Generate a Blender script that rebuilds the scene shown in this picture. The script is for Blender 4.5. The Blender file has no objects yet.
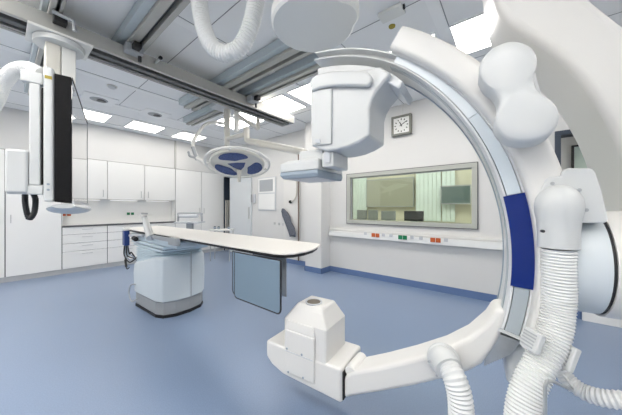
import bpy, bmesh, math, random
from mathutils import Vector, Matrix
random.seed(4)
SC = bpy.context.scene
COL = SC.collection
PI = math.pi
sin, cos = math.sin, math.cos

# ------------------------------------------------------------------ camera
CH = 1.24                       # eye height
CA, SA = 0.779, 0.627           # heading of the camera in the room axes
cam_d = bpy.data.cameras.new('camera')
cam = bpy.data.objects.new('camera', cam_d)
COL.objects.link(cam)
cam.location = (0, 0, CH)
cam.rotation_euler = (PI / 2, 0, math.atan2(SA, CA) - PI / 2)
cam_d.sensor_width = 36
cam_d.lens = 36 * 250 / 622
cam_d.clip_start = 0.02
SC.camera = cam

# ------------------------------------------------------------------ world and exposure
w = bpy.data.worlds.new('world')
SC.world = w
w.use_nodes = True
w.node_tree.nodes['Background'].inputs[0].default_value = (0.8, 0.88, 1, 1)
w.node_tree.nodes['Background'].inputs[1].default_value = 0.3
SC.view_settings.view_transform = 'Standard'
SC.view_settings.look = 'None'
SC.view_settings.gamma = 1
SC.view_settings.use_curve_mapping = False
SC.view_settings.exposure = 0.2
PANEL_E = 9.5                  # emission of the ceiling light panels
CTRL_E = 11.0

CEIL = 2.9
UW = 4.05                       # window wall plane
VW = 6.5                        # cabinet fronts plane


# ------------------------------------------------------------------ measuring helpers
def ray(px, py):
    X = (px - 311) / 250
    return Vector((CA + SA * X, SA - CA * X, (207.5 - py) / 250))


def at(px, py, d=None, u=None, v=None, z=None):
    r = ray(px, py)
    if u is not None: d = u / r.x
    if v is not None: d = v / r.y
    if z is not None: d = (z - CH) / r.z
    return Vector((r.x * d, r.y * d, CH + r.z * d))


# frame of the C-arm: iso centre, radial axis E, axial axis N
PHI = 0.577
RR = 1.125
RI, RO = 1.125, 1.203
_c = (-0.099 * RR, 1.491 * RR)
def c2w(x, d): return Vector((x * SA + d * CA, -x * CA + d * SA, 0))
ISO = c2w(*_c) + Vector((0, 0, CH - 0.18 * RR))
E1 = c2w(cos(PHI), -sin(PHI))
N1 = c2w(sin(PHI), cos(PHI))
UP = Vector((0, 0, 1))


def M(s, q, z): return ISO + E1 * s + N1 * q + UP * z


def sz(px, py, q):              # where the sight line of a pixel meets the plane q of the C-arm
    r = ray(px, py)
    o = Vector((0, 0, CH))
    k = (q - (o - ISO).dot(N1)) / r.dot(N1)
    p = o + r * k - ISO
    return (p.dot(E1), p.z)


# ------------------------------------------------------------------ materials
def mat(name, col, rough=0.5, metal=0.0, emit=0, coat=0.0, spec=0.5, noise=None, bump=0.0, bscale=200, alpha=None):
    m = bpy.data.materials.new(name)
    m.use_nodes = True
    nt = m.node_tree
    b = nt.nodes['Principled BSDF']
    b.inputs['Base Color'].default_value = (*col, 1)
    b.inputs['Roughness'].default_value = rough
    b.inputs['Metallic'].default_value = metal
    b.inputs['Specular IOR Level'].default_value = spec
    b.inputs['Coat Weight'].default_value = coat
    b.inputs['Coat Roughness'].default_value = max(0.03, rough * 0.8)
    if emit:
        b.inputs['Emission Color'].default_value = (*col, 1)
        b.inputs['Emission Strength'].default_value = emit
    tc = nt.nodes.new('ShaderNodeTexCoord')
    if noise:
        n = nt.nodes.new('ShaderNodeTexNoise')
        n.inputs['Scale'].default_value = noise[0]
        n.inputs['Detail'].default_value = 6
        r = nt.nodes.new('ShaderNodeMix')
        r.data_type = 'RGBA'
        k = noise[1]
        r.inputs[6].default_value = (*[c * (1 - k) for c in col], 1)
        r.inputs[7].default_value = (*[min(1, c * (1 + k)) for c in col], 1)
        nt.links.new(tc.outputs['Object'], n.inputs['Vector'])
        nt.links.new(n.outputs['Fac'], r.inputs[0])
        nt.links.new(r.outputs[2], b.inputs['Base Color'])
    if bump:
        n2 = nt.nodes.new('ShaderNodeTexNoise')
        n2.inputs['Scale'].default_value = bscale
        bp = nt.nodes.new('ShaderNodeBump')
        bp.inputs['Strength'].default_value = bump
        bp.inputs['Distance'].default_value = 0.002
        nt.links.new(tc.outputs['Object'], n2.inputs['Vector'])
        nt.links.new(n2.outputs['Fac'], bp.inputs['Height'])
        nt.links.new(bp.outputs['Normal'], b.inputs['Normal'])
    return m


def glass_mat(name, tint, refl=1.5):
    m = bpy.data.materials.new(name)
    m.use_nodes = True
    nt = m.node_tree
    nt.nodes.remove(nt.nodes['Principled BSDF'])
    out = nt.nodes['Material Output']
    t = nt.nodes.new('ShaderNodeBsdfTransparent'); t.inputs[0].default_value = (*tint, 1)
    g = nt.nodes.new('ShaderNodeBsdfGlossy'); g.inputs['Roughness'].default_value = 0.02
    f = nt.nodes.new('ShaderNodeFresnel'); f.inputs[0].default_value = refl
    mx = nt.nodes.new('ShaderNodeMixShader')
    nt.links.new(f.outputs[0], mx.inputs[0])
    nt.links.new(t.outputs[0], mx.inputs[1])
    nt.links.new(g.outputs[0], mx.inputs[2])
    nt.links.new(mx.outputs[0], out.inputs[0])
    return m


m_wall = mat('wall_paint', (0.70, 0.695, 0.68), 0.75, noise=(3, 0.015), bump=0.15, bscale=150)
m_floor = mat('vinyl_floor', (0.195, 0.265, 0.395), 0.4, coat=0.6, noise=(130, 0.22), bump=0.1, bscale=300)
m_skirt = mat('blue_skirting', (0.12, 0.19, 0.36), 0.4)
m_ceil = mat('ceiling_tile', (0.90, 0.905, 0.90), 0.6, noise=(2, 0.01))
m_band = mat('ceiling_band', (0.94, 0.945, 0.94), 0.5)
m_seam = mat('dark_seam', (0.30, 0.31, 0.32), 0.7)
m_panel = mat('light_panel', (1.0, 0.965, 0.915), 0.5, emit=PANEL_E)
m_panel2 = mat('light_panel_unseen', (1.0, 0.965, 0.915), 0.5, emit=PANEL_E * 1.25)  # for the added unseen panels, stronger than the visible ones
m_panel3 = mat('light_panel_far', (1.0, 0.965, 0.915), 0.5, emit=PANEL_E * 0.72)
m_strip = mat('strip_light', (1.0, 0.97, 0.92), 0.5, emit=1.6)
m_cpanel = mat('control_light', (1.0, 0.99, 0.96), 0.5, emit=CTRL_E)
m_alu = mat('aluminium', (0.46, 0.455, 0.425), 0.4, metal=0.25, noise=(8, 0.04))
m_aludark = mat('dark_aluminium', (0.15, 0.155, 0.155), 0.5, metal=0.3)
m_rail = mat('rail_paint', (0.50, 0.56, 0.59), 0.4, metal=0.2)
m_lam = mat('white_laminate', (0.86, 0.86, 0.845), 0.38, noise=(4, 0.01))
m_lamc = mat('upper_laminate', (0.82, 0.82, 0.80), 0.42, noise=(4, 0.01))
m_carc = mat('carcass_gap_shade', (0.07, 0.075, 0.08), 0.6)  # carcasses coloured dark so the door gaps read as shadow
m_plinth = mat('plinth_grey', (0.52, 0.53, 0.54), 0.5)
m_counter = mat('counter_edge', (0.09, 0.09, 0.10), 0.45)
m_ctop = mat('counter_top', (0.62, 0.62, 0.61), 0.35)
m_steel = mat('brushed_steel', (0.55, 0.56, 0.56), 0.35, metal=0.9, noise=(60, 0.08))
m_white = mat('white_plastic', (0.62, 0.635, 0.635), 0.33, coat=0.15, noise=(2, 0.006))
m_ring = mat('ring_white', (0.68, 0.695, 0.70), 0.35, coat=0.1)
m_cream = mat('cream_plastic', (0.74, 0.73, 0.705), 0.36, coat=0.1, noise=(2, 0.006))
m_pale = mat('pale_blue_plastic', (0.60, 0.70, 0.76), 0.3, coat=0.15)
m_drum = mat('drum_white', (0.62, 0.67, 0.70), 0.35, coat=0.1)
m_ringb = mat('track_blue_reflection', (0.67, 0.74, 0.785), 0.25, coat=0.2)  # bluish reflection on the white track, put into the colour
m_ringw = mat('track_faint_reflection', (0.71, 0.765, 0.80), 0.28, coat=0.2)  # paler upper step of the same painted reflection
m_ringg = mat('track_grey', (0.40, 0.45, 0.48), 0.35)
m_blue = mat('deep_blue_glossy', (0.001, 0.02, 0.18), 0.15, spec=0.4)
m_bluebox = mat('blue_plastic', (0.015, 0.045, 0.20), 0.35)
m_grey = mat('grey_plastic', (0.40, 0.42, 0.44), 0.45)
m_bgrey = mat('blue_grey_plastic', (0.30, 0.36, 0.42), 0.45)
m_bgrey2 = mat('pedestal_grey', (0.33, 0.345, 0.36), 0.45)
m_lgrey = mat('light_grey_panel', (0.58, 0.60, 0.63), 0.4)
m_dark = mat('black_rubber', (0.015, 0.015, 0.017), 0.5)
m_black = mat('black_casing', (0.008, 0.008, 0.009), 0.6, spec=0.15, noise=(120, 0.3))
m_screen = mat('display_glass', (0.01, 0.01, 0.012), 0.03, spec=1.0, coat=1.0)
m_top = mat('tabletop_cream', (0.83, 0.80, 0.75), 0.35)
m_curt = mat('lead_curtain', (0.185, 0.255, 0.32), 0.22, coat=0.3)
m_hose = mat('white_hose', (0.73, 0.74, 0.735), 0.4)
m_lampb = mat('lamp_beige', (0.70, 0.68, 0.62), 0.4, coat=0.1)
m_lampw = mat('lamp_white', (0.78, 0.78, 0.75), 0.4)
m_led = mat('lamp_lens', (0.06, 0.085, 0.22), 0.2, noise=(90, 0.9))
m_orange = mat('orange_socket', (0.55, 0.12, 0.03), 0.4)
m_green = mat('green_socket', (0.01, 0.20, 0.08), 0.4)
m_wframe = mat('window_frame_grey', (0.44, 0.45, 0.41), 0.45)
m_glass = glass_mat('window_glass', (0.91, 0.95, 0.90), 1.5)
m_face = mat('clock_face', (0.80, 0.80, 0.78), 0.5)
m_door = mat('door_laminate', (0.68, 0.71, 0.73), 0.4)
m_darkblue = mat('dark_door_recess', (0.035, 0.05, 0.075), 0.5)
m_brass = mat('ochre_sign', (0.35, 0.27, 0.02), 0.5)
m_cloth = mat('grey_cloth', (0.13, 0.14, 0.17), 0.9, noise=(40, 0.6))
m_ctrl = mat('control_wall', (0.72, 0.69, 0.57), 0.7)
m_cyan = mat('cyan_blind', (0.76, 0.86, 0.86), 0.7, noise=(5, 0.08))
m_board = mat('reflection_board', (0.40, 0.40, 0.34), 0.6)
m_desk = mat('pale_desk', (0.70, 0.70, 0.52), 0.5)


# ------------------------------------------------------------------ mesh helpers
class MB:
    def __init__(s): s.bm = bmesh.new()

    def hexa(s, p):             # 8 points: bottom 4 ccw, top 4 ccw
        v = [s.bm.verts.new(q) for q in p]
        for f in ((3, 2, 1, 0), (4, 5, 6, 7), (0, 1, 5, 4), (1, 2, 6, 5), (2, 3, 7, 6), (3, 0, 4, 7)):
            s.bm.faces.new([v[i] for i in f])
        return s

    def box(s, x0, x1, y0, y1, z0, z1):
        return s.hexa([(x0, y0, z0), (x1, y0, z0), (x1, y1, z0), (x0, y1, z0), (x0, y0, z1), (x1, y0, z1), (x1, y1, z1), (x0, y1, z1)])

    def mbox(s, s0, s1, q0, q1, z0, z1):      # box in the C-arm frame
        return s.hexa([M(s0, q0, z0), M(s1, q0, z0), M(s1, q1, z0), M(s0, q1, z0), M(s0, q0, z1), M(s1, q0, z1), M(s1, q1, z1), M(s0, q1, z1)])

    def fbox(s, o, a, b, c, ra, rb, rc):      # box in the frame o;a,b,c
        P = lambda i, j, k: o + a * ra[i] + b * rb[j] + c * rc[k]
        return s.hexa([P(0, 0, 0), P(1, 0, 0), P(1, 1, 0), P(0, 1, 0), P(0, 0, 1), P(1, 0, 1), P(1, 1, 1), P(0, 1, 1)])

    def loft(s, rings, caps=True, closed=False):
        R = [[s.bm.verts.new(p) for p in r] for r in rings]
        n = len(R[0])
        k = len(R)
        for i in range(k if closed else k - 1):
            a, b = R[i], R[(i + 1) % k]
            for j in range(n):
                s.bm.faces.new((a[j], a[(j + 1) % n], b[(j + 1) % n], b[j]))
        if caps and not closed:
            s.bm.faces.new(R[0][::-1]); s.bm.faces.new(R[-1])
        return s

    def prism(s, pts, off):     # polygon extruded by a vector
        off = Vector(off)
        return s.loft([[Vector(p) for p in pts], [Vector(p) + off for p in pts]])

    def mprism(s, poly, q0, q1):              # outline in (s, z) of the C-arm frame
        return s.loft([[M(a, q0, b) for a, b in poly], [M(a, q1, b) for a, b in poly]])

    def tube(s, path, r, n=12, caps=True):
        path = [Vector(p) for p in path]
        rs = r if isinstance(r, (list, tuple)) else [r] * len(path)
        t0 = (path[1] - path[0]).normalized()
        ref = Vector((0, 0, 1)) if abs(t0.z) < 0.9 else Vector((1, 0, 0))
        nx = t0.cross(ref).normalized()
        rings = []
        for i, p in enumerate(path):
            t = (path[min(i + 1, len(path) - 1)] - path[max(i - 1, 0)]).normalized()
            nx = (nx - t * nx.dot(t)).normalized()
            ny = t.cross(nx)
            rings.append([p + (nx * cos(2 * PI * j / n) + ny * sin(2 * PI * j / n)) * rs[i] for j in range(n)])
        return s.loft(rings, caps)

    def lathe(s, o, prof, n=32, axis=None, sx=1.0, sy=1.0, ax=None):
        o = Vector(o)
        axis = Vector(axis or (0, 0, 1)).normalized()
        a = Vector(ax) if ax else (Vector((1, 0, 0)) if abs(axis.x) < 0.9 else Vector((0, 1, 0)))
        a = (a - axis * a.dot(axis)).normalized()
        b = axis.cross(a)
        rings = [[o + axis * h + a * (r * sx * cos(2 * PI * j / n)) + b * (r * sy * sin(2 * PI * j / n)) for j in range(n)] for r, h in prof]
        return s.loft(rings)

    def build(s, name, m, parent=None, smooth=False, bevel=0, seg=2, angle=35, sub=0):
        bmesh.ops.recalc_face_normals(s.bm, faces=s.bm.faces)
        if smooth:
            for f in s.bm.faces: f.smooth = True
        me = bpy.data.meshes.new(name)
        s.bm.to_mesh(me); s.bm.free()
        me.materials.append(m)
        o = bpy.data.objects.new(name, me)
        COL.objects.link(o)
        if parent:
            o.parent = parent
            l = Vector((0, 0, 0)); p = parent
            while p: l += p.location; p = p.parent
            o.location = -l
        if bevel:
            b = o.modifiers.new('bevel', 'BEVEL')
            b.width = bevel; b.segments = seg; b.limit_method = 'ANGLE'; b.angle_limit = math.radians(angle)
            b.harden_normals = False
        if sub:
            b = o.modifiers.new('sub', 'SUBSURF'); b.levels = sub; b.render_levels = sub
        if smooth:
            bm2 = bmesh.new(); bm2.from_mesh(me)
            for e in bm2.edges:
                if len(e.link_faces) == 2 and e.calc_face_angle(0) > math.radians(38): e.smooth = False
            bm2.to_mesh(me); bm2.free()
            if bevel: o.modifiers.new('wn', 'WEIGHTED_NORMAL').keep_sharp = True
        return o


def tag(o, label=None, cat=None, group=None, kind=None):
    if label: o['label'] = label
    if cat: o['category'] = cat
    if group: o['group'] = group
    if kind: o['kind'] = kind
    return o


def empty(name, loc, label, cat, group=None, kind=None):
    o = bpy.data.objects.new(name, None)
    COL.objects.link(o)
    o.location = loc
    o.empty_display_size = 0.1
    return tag(o, label, cat, group, kind)


def structure(o): return tag(o, kind='structure')


def cr(pts, n=8):               # Catmull-Rom through points
    P = [Vector(p) for p in pts]
    P = [P[0] * 2 - P[1]] + P + [P[-1] * 2 - P[-2]]
    out = []
    for i in range(1, len(P) - 2):
        for k in range(n):
            t = k / n
            a, b, c, d = P[i - 1:i + 3]
            out.append(0.5 * ((2 * b) + (c - a) * t + (2 * a - 5 * b + 4 * c - d) * t * t + (3 * b - a - 3 * c + d) * t ** 3))
    out.append(P[-2])
    return out


def resample(path, step):
    out = [path[0].copy()]; acc = 0
    for a, b in zip(path, path[1:]):
        L = (b - a).length
        while acc + L >= step:
            t = (step - acc) / L
            a = a.lerp(b, t); L = (b - a).length; acc = 0
            out.append(a.copy())
        acc += L
    return out


def hose(path, r, pitch=0.012, depth=0.08, n=20):
    p = resample(cr(path, 12), pitch / 4)
    rs = [r * (1 - depth * (0.5 - 0.5 * cos(2 * PI * i / 4))) for i in range(len(p))]
    return MB().tube(p, rs, n)


def shift(a):                  # the track tightens a little towards its upper end
    T = [(-90, 0), (20, 0), (33, .012), (45, .026), (55, .034), (65, .050), (76, .070), (120, .09)]
    for (x0, y0), (x1, y1) in zip(T, T[1:]):
        if a <= x1: return y0 + (y1 - y0) * (a - x0) / (x1 - x0)
    return .09


def arc_sweep(prof, a0, a1, n=72, ring=True):  # profile [(rho, q)] swept round the iso centre, angles in degrees
    rings = []
    if True:
        for i in range(n + 1):
            ad = a0 + (a1 - a0) * i / n
            a = math.radians(ad); sh = shift(ad); si = max(0, sh - .03)
            r_ = []
            for rho, q in prof:
                k = min(1, max(0, (rho - RI) / (RO - RI))) if ring else 1
                rr = rho - (si + (sh - si) * k)
                r_.append(M(rr * cos(a), q, rr * sin(a)))
            rings.append(r_)
        return MB().loft(rings)
    for i in range(n + 1):
        a = math.radians(a0 + (a1 - a0) * i / n)
        rings.append([M(rho * cos(a), q, rho * sin(a)) for rho, q in prof])
    return MB().loft(rings)


def rrect(a0, a1, b0, b1, r, n=4):
    out = []
    for cx, cy, s in ((a1 - r, b1 - r, 0), (a0 + r, b1 - r, 90), (a0 + r, b0 + r, 180), (a1 - r, b0 + r, 270)):
        for k in range(n + 1):
            t = math.radians(s + 90 * k / n)
            out.append((cx + r * cos(t), cy + r * sin(t)))
    return out


# ================================================================== THE ROOM
U0, V0 = -2.2, -2.6             # far sides of the room, behind and left of the camera
structure(MB().box(U0, UW + 0.0, V0, VW + 0.8, -0.1, 0).build('floor', m_floor))
structure(MB().box(U0 - 0.1, UW + 3.4, V0 - 0.1, VW + 0.8, CEIL, CEIL + 0.12).build('ceiling', m_ceil))
structure(MB().box(U0 - 0.1, U0, V0, VW + 0.8, 0, CEIL).build('wall_left', m_wall))
structure(MB().box(U0, UW, V0 - 0.1, V0, 0, CEIL).build('wall_back', m_wall))
structure(MB().box(U0, UW + 0.2, VW + 0.62, VW + 0.74, 0, CEIL).build('wall_cabinet', m_wall))
# bulkhead above the cabinets, flush with their fronts
structure(MB().box(U0, UW, VW + 0.01, VW + 0.615, 2.205, CEIL - 0.001).build('wall_bulkhead', m_wall))

# the window wall, pieced round its openings
W1 = (0.366, 2.39, 0.95, 1.85)   # v0, v1, z0, z1 of the big window
W2 = (-1.5, -0.385, 0.95, 2.12)
DR = (5.15, 6.49, 0, 2.12)       # sliding door and its open part
T = 0.16
wb = MB()
def wseg(v0, v1, z0, z1): wb.box(UW, UW + T, v0, v1, z0, z1)
wseg(V0, W2[0], 0, CEIL); wseg(W2[1], W1[0], 0, CEIL)
wseg(W1[1], 6.16 - 0.0, 0, CEIL) if False else None
wseg(W1[1], 6.148, 0, CEIL)
wseg(6.148, 6.5, 2.12, CEIL)
wseg(6.5, VW + 0.62, 0, CEIL)
wseg(W1[0], W1[1], 0, W1[2]); wseg(W1[0], W1[1], W1[3], CEIL)
wseg(W2[0], W2[1], 0, W2[2]); wseg(W2[0], W2[1], W2[3], CEIL)
structure(wb.build('wall_window', m_wall))
structure(MB().box(3.76, UW - 0.001, 2.78, 3.17, 0, CEIL - 0.001).build('wall_pillar', m_wall))

# blue coved skirting
sk = MB()
for v0, v1 in ((V0, 2.78), (3.17, 5.15)): sk.box(UW - 0.012, UW - 0.001, v0, v1, 0.0, 0.10)
sk.box(3.748, 3.759, 2.768, 3.182, 0, 0.10)
sk.box(3.748, UW - 0.012, 2.768, 2.779, 0, 0.10); sk.box(3.748, UW - 0.012, 3.171, 3.182, 0, 0.10)
structure(sk.build('baseboard_window', m_skirt))
structure(MB().box(UW - 0.045, UW - 0.013, -1.6, -0.6, 0.0, 0.115).build('trim_1', m_lam, bevel=0.004))

# ---- ceiling: bands, seams, light panels
cb = MB()
for v in (0.50, 1.40, 2.30, 3.20, 4.10, 5.0, -0.40, -1.3):
    cb.box(U0, UW, v - 0.045, v + 0.045, CEIL - 0.008, CEIL + 0.01)
structure(cb.build('trim_2', m_band))
sm = MB()
for v0 in (-1.25, -0.35, 0.55, 1.45, 2.35, 3.25, 4.15):
    for u in (-1.5, -0.6, 0.3, 1.2, 2.1, 3.3):
        sm.box(u, u + 0.006, v0, v0 + 0.80, CEIL - 0.003, CEIL + 0.01)
for v in (5.05, 5.52, 6.2): sm.box(U0, UW, v, v + 0.006, CEIL - 0.003, CEIL + 0.01)
for v in (0.50, 1.40, 2.30, 3.20, 4.10, -0.40):
    sm.box(U0, UW, v - 0.052, v - 0.046, CEIL - 0.003, CEIL + 0.01)
structure(sm.build('trim_3', m_seam))

PANELS = [(0.70, 5.60), (1.59, 5.60), (2.49, 5.60), (-1.4, 5.60),
          (2.58, 2.63), (2.58, 1.95), (2.58, 1.26), (2.58, 0.58), (2.58, -0.11), (2.58, 3.32), (2.58, 4.01),
          (2.58, -2.0), (1.2, -2.0), (-0.2, -2.0), (-1.5, -2.0)] + [(u, v) for u in (-0.75, -1.65) for v in (-0.6, 0.4, 1.4, 2.4, 3.4, 4.4)]  # last rows are unseen panels added to brighten cabinets, floor and machine
PLAB = ['square ceiling light nearest the hanging display, above the drawer cabinets',
        'square ceiling light in the middle of the far row of three',
        'square ceiling light at the right end of the far row, above the surgical lamp',
        'square ceiling light beyond the left edge of the picture',
        'square ceiling light just beyond the end of the grey ceiling beam',
        'square ceiling light half hidden behind the flat detector housing',
        'square ceiling light wholly behind the white detector carrier',
        'square ceiling light peeping over the corner of the white C-arm carriage',
        'large bright ceiling light between the C-arm carriage and the cream robot arm',
        'square ceiling light hidden above the right end of the grey beam',
        'square ceiling light seen in slivers between the arms of the lamp mount']
for i, (u, v) in enumerate(PANELS):
    pl = empty('ceiling_light', (u + 0.275, v + 0.275, CEIL - 0.02),
               PLAB[i] if i < len(PLAB) else 'square ceiling light added out of view to brighten the room', 'ceiling light', 'square ceiling lights')
    MB().box(u, u + 0.55, v, v + 0.55, CEIL - 0.012, CEIL - 0.006).build('diffuser', m_panel3 if i < 3 else (m_panel if i < 11 else m_panel2), pl)
    f = MB()
    f.box(u - 0.012, u, v - 0.012, v + 0.562, CEIL - 0.016, CEIL - 0.001); f.box(u + 0.55, u + 0.562, v - 0.012, v + 0.562, CEIL - 0.016, CEIL - 0.001)
    f.box(u, u + 0.55, v - 0.012, v, CEIL - 0.016, CEIL - 0.001); f.box(u, u + 0.55, v + 0.55, v + 0.562, CEIL - 0.016, CEIL - 0.001)
    f.build('frame', m_band, pl)

# round air outlets in square plates
for (px, py, lab) in ((99, 99, 'round ceiling air outlet in a square plate nearest the hanging display'), (155, 114, 'round ceiling air outlet in a square plate left of the surgical lamp')):
    c = at(px, py, z=CEIL)
    a = empty('air_outlet', (c.x, c.y, CEIL - 0.01), lab, 'air vent', 'round air outlets')
    MB().box(c.x - 0.2, c.x + 0.2, c.y - 0.2, c.y + 0.2, CEIL - 0.012, CEIL - 0.001).build('plate', m_band, a, bevel=0.003)
    MB().lathe((c.x, c.y, CEIL - 0.016), [(0.11, 0.003), (0.10, 0), (0.03, -0.001)]).build('outlet_ring', m_grey, a)
    MB().lathe((c.x + 0.03, c.y, CEIL - 0.03), [(0.05, 0.012), (0.06, 0.004), (0.045, 0)]).build('cone', m_aludark, a, smooth=True)
c = at(112, 86, z=CEIL)
a = empty('smoke_detector', (c.x, c.y, CEIL - 0.03), 'small white smoke detector with a brass coloured edge on the ceiling below the beam', 'smoke detector')
MB().lathe((c.x, c.y, CEIL - 0.035), [(0.03, 0), (0.045, 0.01), (0.05, 0.034)]).build('body', m_white, a, smooth=True)
MB().lathe((c.x, c.y, CEIL - 0.012), [(0.058, 0), (0.058, 0.011)]).build('base', m_lampb, a)
c = at(392, 26, z=CEIL)
tag(MB().lathe((c.x, c.y, CEIL - 0.009), [(0.028, 0), (0.03, 0.008)]).build('ceiling_sticker', m_brass), 'round ochre sticker on the grey ceiling above the C-arm', 'sticker')
c = at(391, 11, z=CEIL)
a = empty('sensor_box', (c.x, c.y, CEIL - 0.02), 'small flat white sensor box on the ceiling beside the ochre sticker', 'sensor')
MB().box(c.x - 0.05, c.x + 0.07, c.y - 0.10, c.y + 0.10, CEIL - 0.03, CEIL - 0.001).build('housing', m_lampw, a, bevel=0.006)
MB().box(c.x - 0.01, c.x + 0.01, c.y - 0.115, c.y - 0.101, CEIL - 0.035, CEIL - 0.001).build('clip', m_dark, a)

# ---- ceiling rails running away from the window wall
def rail(u0, u1, label, v0=-1.9, v1=5.15, zb=2.77):
    r = empty('ceiling_rail', ((u0 + u1) / 2, 1.5, zb), label, 'ceiling rail', 'ceiling rails')
    wd = u1 - u0
    MB().box(u0, u0 + wd * 0.30, v0, v1, zb + 0.03, CEIL - 0.009).build('side_channel', m_rail, r, bevel=0.004)
    b = MB(); b.box(u0 + wd * 0.30, u0 + wd * 0.62, v0, v1, zb, CEIL - 0.009)
    b.build('profile', m_alu, r, bevel=0.006)
    MB().box(u0 + wd * 0.62, u0 + wd * 0.80, v0, v1, zb + 0.05, CEIL - 0.009).build('slot', m_aludark, r)
    MB().box(u0 + wd * 0.80, u1, v0, v1, zb, CEIL - 0.009).build('outer_profile', m_alu, r, bevel=0.004)
    return r
rail(0.68, 0.89, 'grey ceiling rail meeting the beam left of the looped white hose', v1=3.13)
rail(0.20, 0.31, 'narrow grey ceiling rail above the column of the hanging display')
rail(1.70, 1.94, 'grey ceiling rail running under the white ceiling disc, the left one of the close pair', v0=1.5, v1=3.95)
rail(2.10, 2.28, 'right one of the close pair of grey ceiling rails by the lamp mount', v0=1.5, v1=4.7)

# ---- the long beam hanging below the rails
bm_ = empty('ceiling_beam', (0.5, 2.99, 2.65), 'long grey aluminium beam with a grooved underside crossing the ceiling rails', 'ceiling beam')
b = MB()
b.box(-2.1, 3.08, 2.845, 2.875, 2.65, 2.769); b.box(-2.1, 3.08, 3.105, 3.135, 2.65, 2.769); b.box(-2.1, 3.08, 2.876, 3.104, 2.72, 2.768)
b.build('casing', m_alu, bm_, bevel=0.004)
MB().box(-2.1, 3.08, 2.96, 3.02, 2.655, 2.719).build('centre_rib', m_aludark, bm_, bevel=0.003)
MB().box(-2.1, 3.08, 2.878, 2.90, 2.66, 2.70).build('inner_rail', m_steel, bm_)
MB().box(-2.1, 3.08, 3.08, 3.102, 2.66, 2.70).build('inner_rail', m_steel, bm_)
MB().box(3.081, 3.09, 2.845, 3.135, 2.65, 2.769).build('end_cap', m_lgrey, bm_)
# trolleys that hang the beam
for (u, lab) in ((0.79, 'black and grey carriage clamping the beam to the left ceiling rail'), (2.19, 'black and grey carriage clamping the beam to the right ceiling rail')):
    t = empty('rail_carriage', (u, 2.79, 2.7), lab, 'carriage', 'beam carriages')
    MB().box(u - 0.07, u + 0.07, 2.74, 2.842, 2.69, 2.768).build('bracket', m_grey, t, bevel=0.01)
    MB().box(u - 0.03, u + 0.03, 2.66, 2.738, 2.70, 2.755).build('buffer', m_dark, t, bevel=0.008)
    MB().tube([(u + 0.05, 2.79, 2.69), (u + 0.05, 2.79, 2.64)], 0.016, 12).build('wheel', m_dark, t)
cpt = at(67, 14, v=2.80)
t = empty('end_stop', (cpt.x, 2.78, 2.72), 'dark end stop with a pale lever on the beam above the display carriage', 'end stop')
MB().box(cpt.x - 0.08, cpt.x + 0.0, 2.76, 2.842, 2.70, 2.765).build('block', m_dark, t, bevel=0.006)
MB().tube([(cpt.x - 0.09, 2.745, 2.745), (cpt.x + 0.03, 2.745, 2.735), (cpt.x + 0.04, 2.745, 2.66)], 0.015, 10).build('lever', m_grey, t, smooth=True)
c = at(157, 55, v=2.80)
t = empty('rail_peg', (c.x, 2.8, 2.72), 'small silver peg with a black tip sticking out of the beam', 'peg')
MB().tube([(c.x, 2.843, 2.72), (c.x + 0.0, 2.72, 2.72)], 0.014, 12).build('pin', m_steel, t)
MB().tube([(c.x, 2.72, 2.72), (c.x, 2.70, 2.72)], 0.017, 12).build('tip', m_dark, t)

# ================================================================== CABINETS
UNIT = 0.668
def ux(k): return 0.048 + UNIT * k
G = 0.004
def handle(p, x, z, vert=True, parent=None):
    m = MB()
    if vert:
        m.box(x - 0.005, x + 0.005, VW - 0.03, VW - 0.02, z - 0.07, z + 0.07)
        m.box(x - 0.004, x + 0.004, VW - 0.02, VW - 0.0, z - 0.065, z - 0.055); m.box(x - 0.004, x + 0.004, VW - 0.02, VW, z + 0.055, z + 0.065)
    else:
        m.box(x - 0.08, x + 0.08, VW - 0.028, VW - 0.019, z - 0.004, z + 0.004)
        m.box(x - 0.075, x - 0.068, VW - 0.02, VW, z - 0.004, z + 0.004); m.box(x + 0.068, x + 0.075, VW - 0.02, VW, z - 0.004, z + 0.004)
    return m.build('handle', m_steel, p)

def tall(k, hs, label, ztop=2.2, zb=0.09):
    u0, u1 = ux(k), ux(k) + UNIT
    t = empty('tall_cabinet', ((u0 + u1) / 2, VW + 0.3, 0), label, 'cabinet', 'tall white cabinets')
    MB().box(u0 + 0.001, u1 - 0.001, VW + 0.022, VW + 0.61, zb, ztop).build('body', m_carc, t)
    MB().box(u0 + 0.001, u1 - 0.001, VW + 0.03, VW + 0.6, 0.0, zb - 0.001).build('plinth', m_plinth, t)
    d = MB().box(u0 + 0.006, u1 - 0.006, VW, VW + 0.02, zb + 0.002, ztop - 0.006).build('door', m_lam, t, bevel=0.0015)
    handle(d, u0 + 0.06 if hs < 0 else u1 - 0.06, 1.05 if k < 1 else 1.15)
tall(-2, 1, 'tall white cabinet out of frame at the left end of the row')
tall(-1, 1, 'tall white cabinet cut by the left edge of the picture, behind the display arm')
tall(0, -1, 'wide tall white cabinet behind the hanging display, beside the drawer units')
tall(4, 1, 'tall white cabinet beside the upper cupboards, behind the surgical lamp arm')
UL = UX5 = ux(5)
t = empty('tall_cabinet', (ux(5) + 0.3, VW + 0.3, 0), 'tall white cabinet in the room corner next to the dark door opening', 'cabinet', 'tall white cabinets')
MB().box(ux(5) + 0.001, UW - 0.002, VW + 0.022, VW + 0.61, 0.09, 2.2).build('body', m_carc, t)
MB().box(ux(5) + 0.001, UW - 0.002, VW + 0.03, VW + 0.6, 0, 0.089).build('plinth', m_plinth, t)
d = MB().box(ux(5) + 0.006, UW - 0.006, VW, VW + 0.02, 0.092, 2.194).build('door', m_lam, t, bevel=0.0015)
handle(d, ux(5) + 0.06, 1.15)
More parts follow.
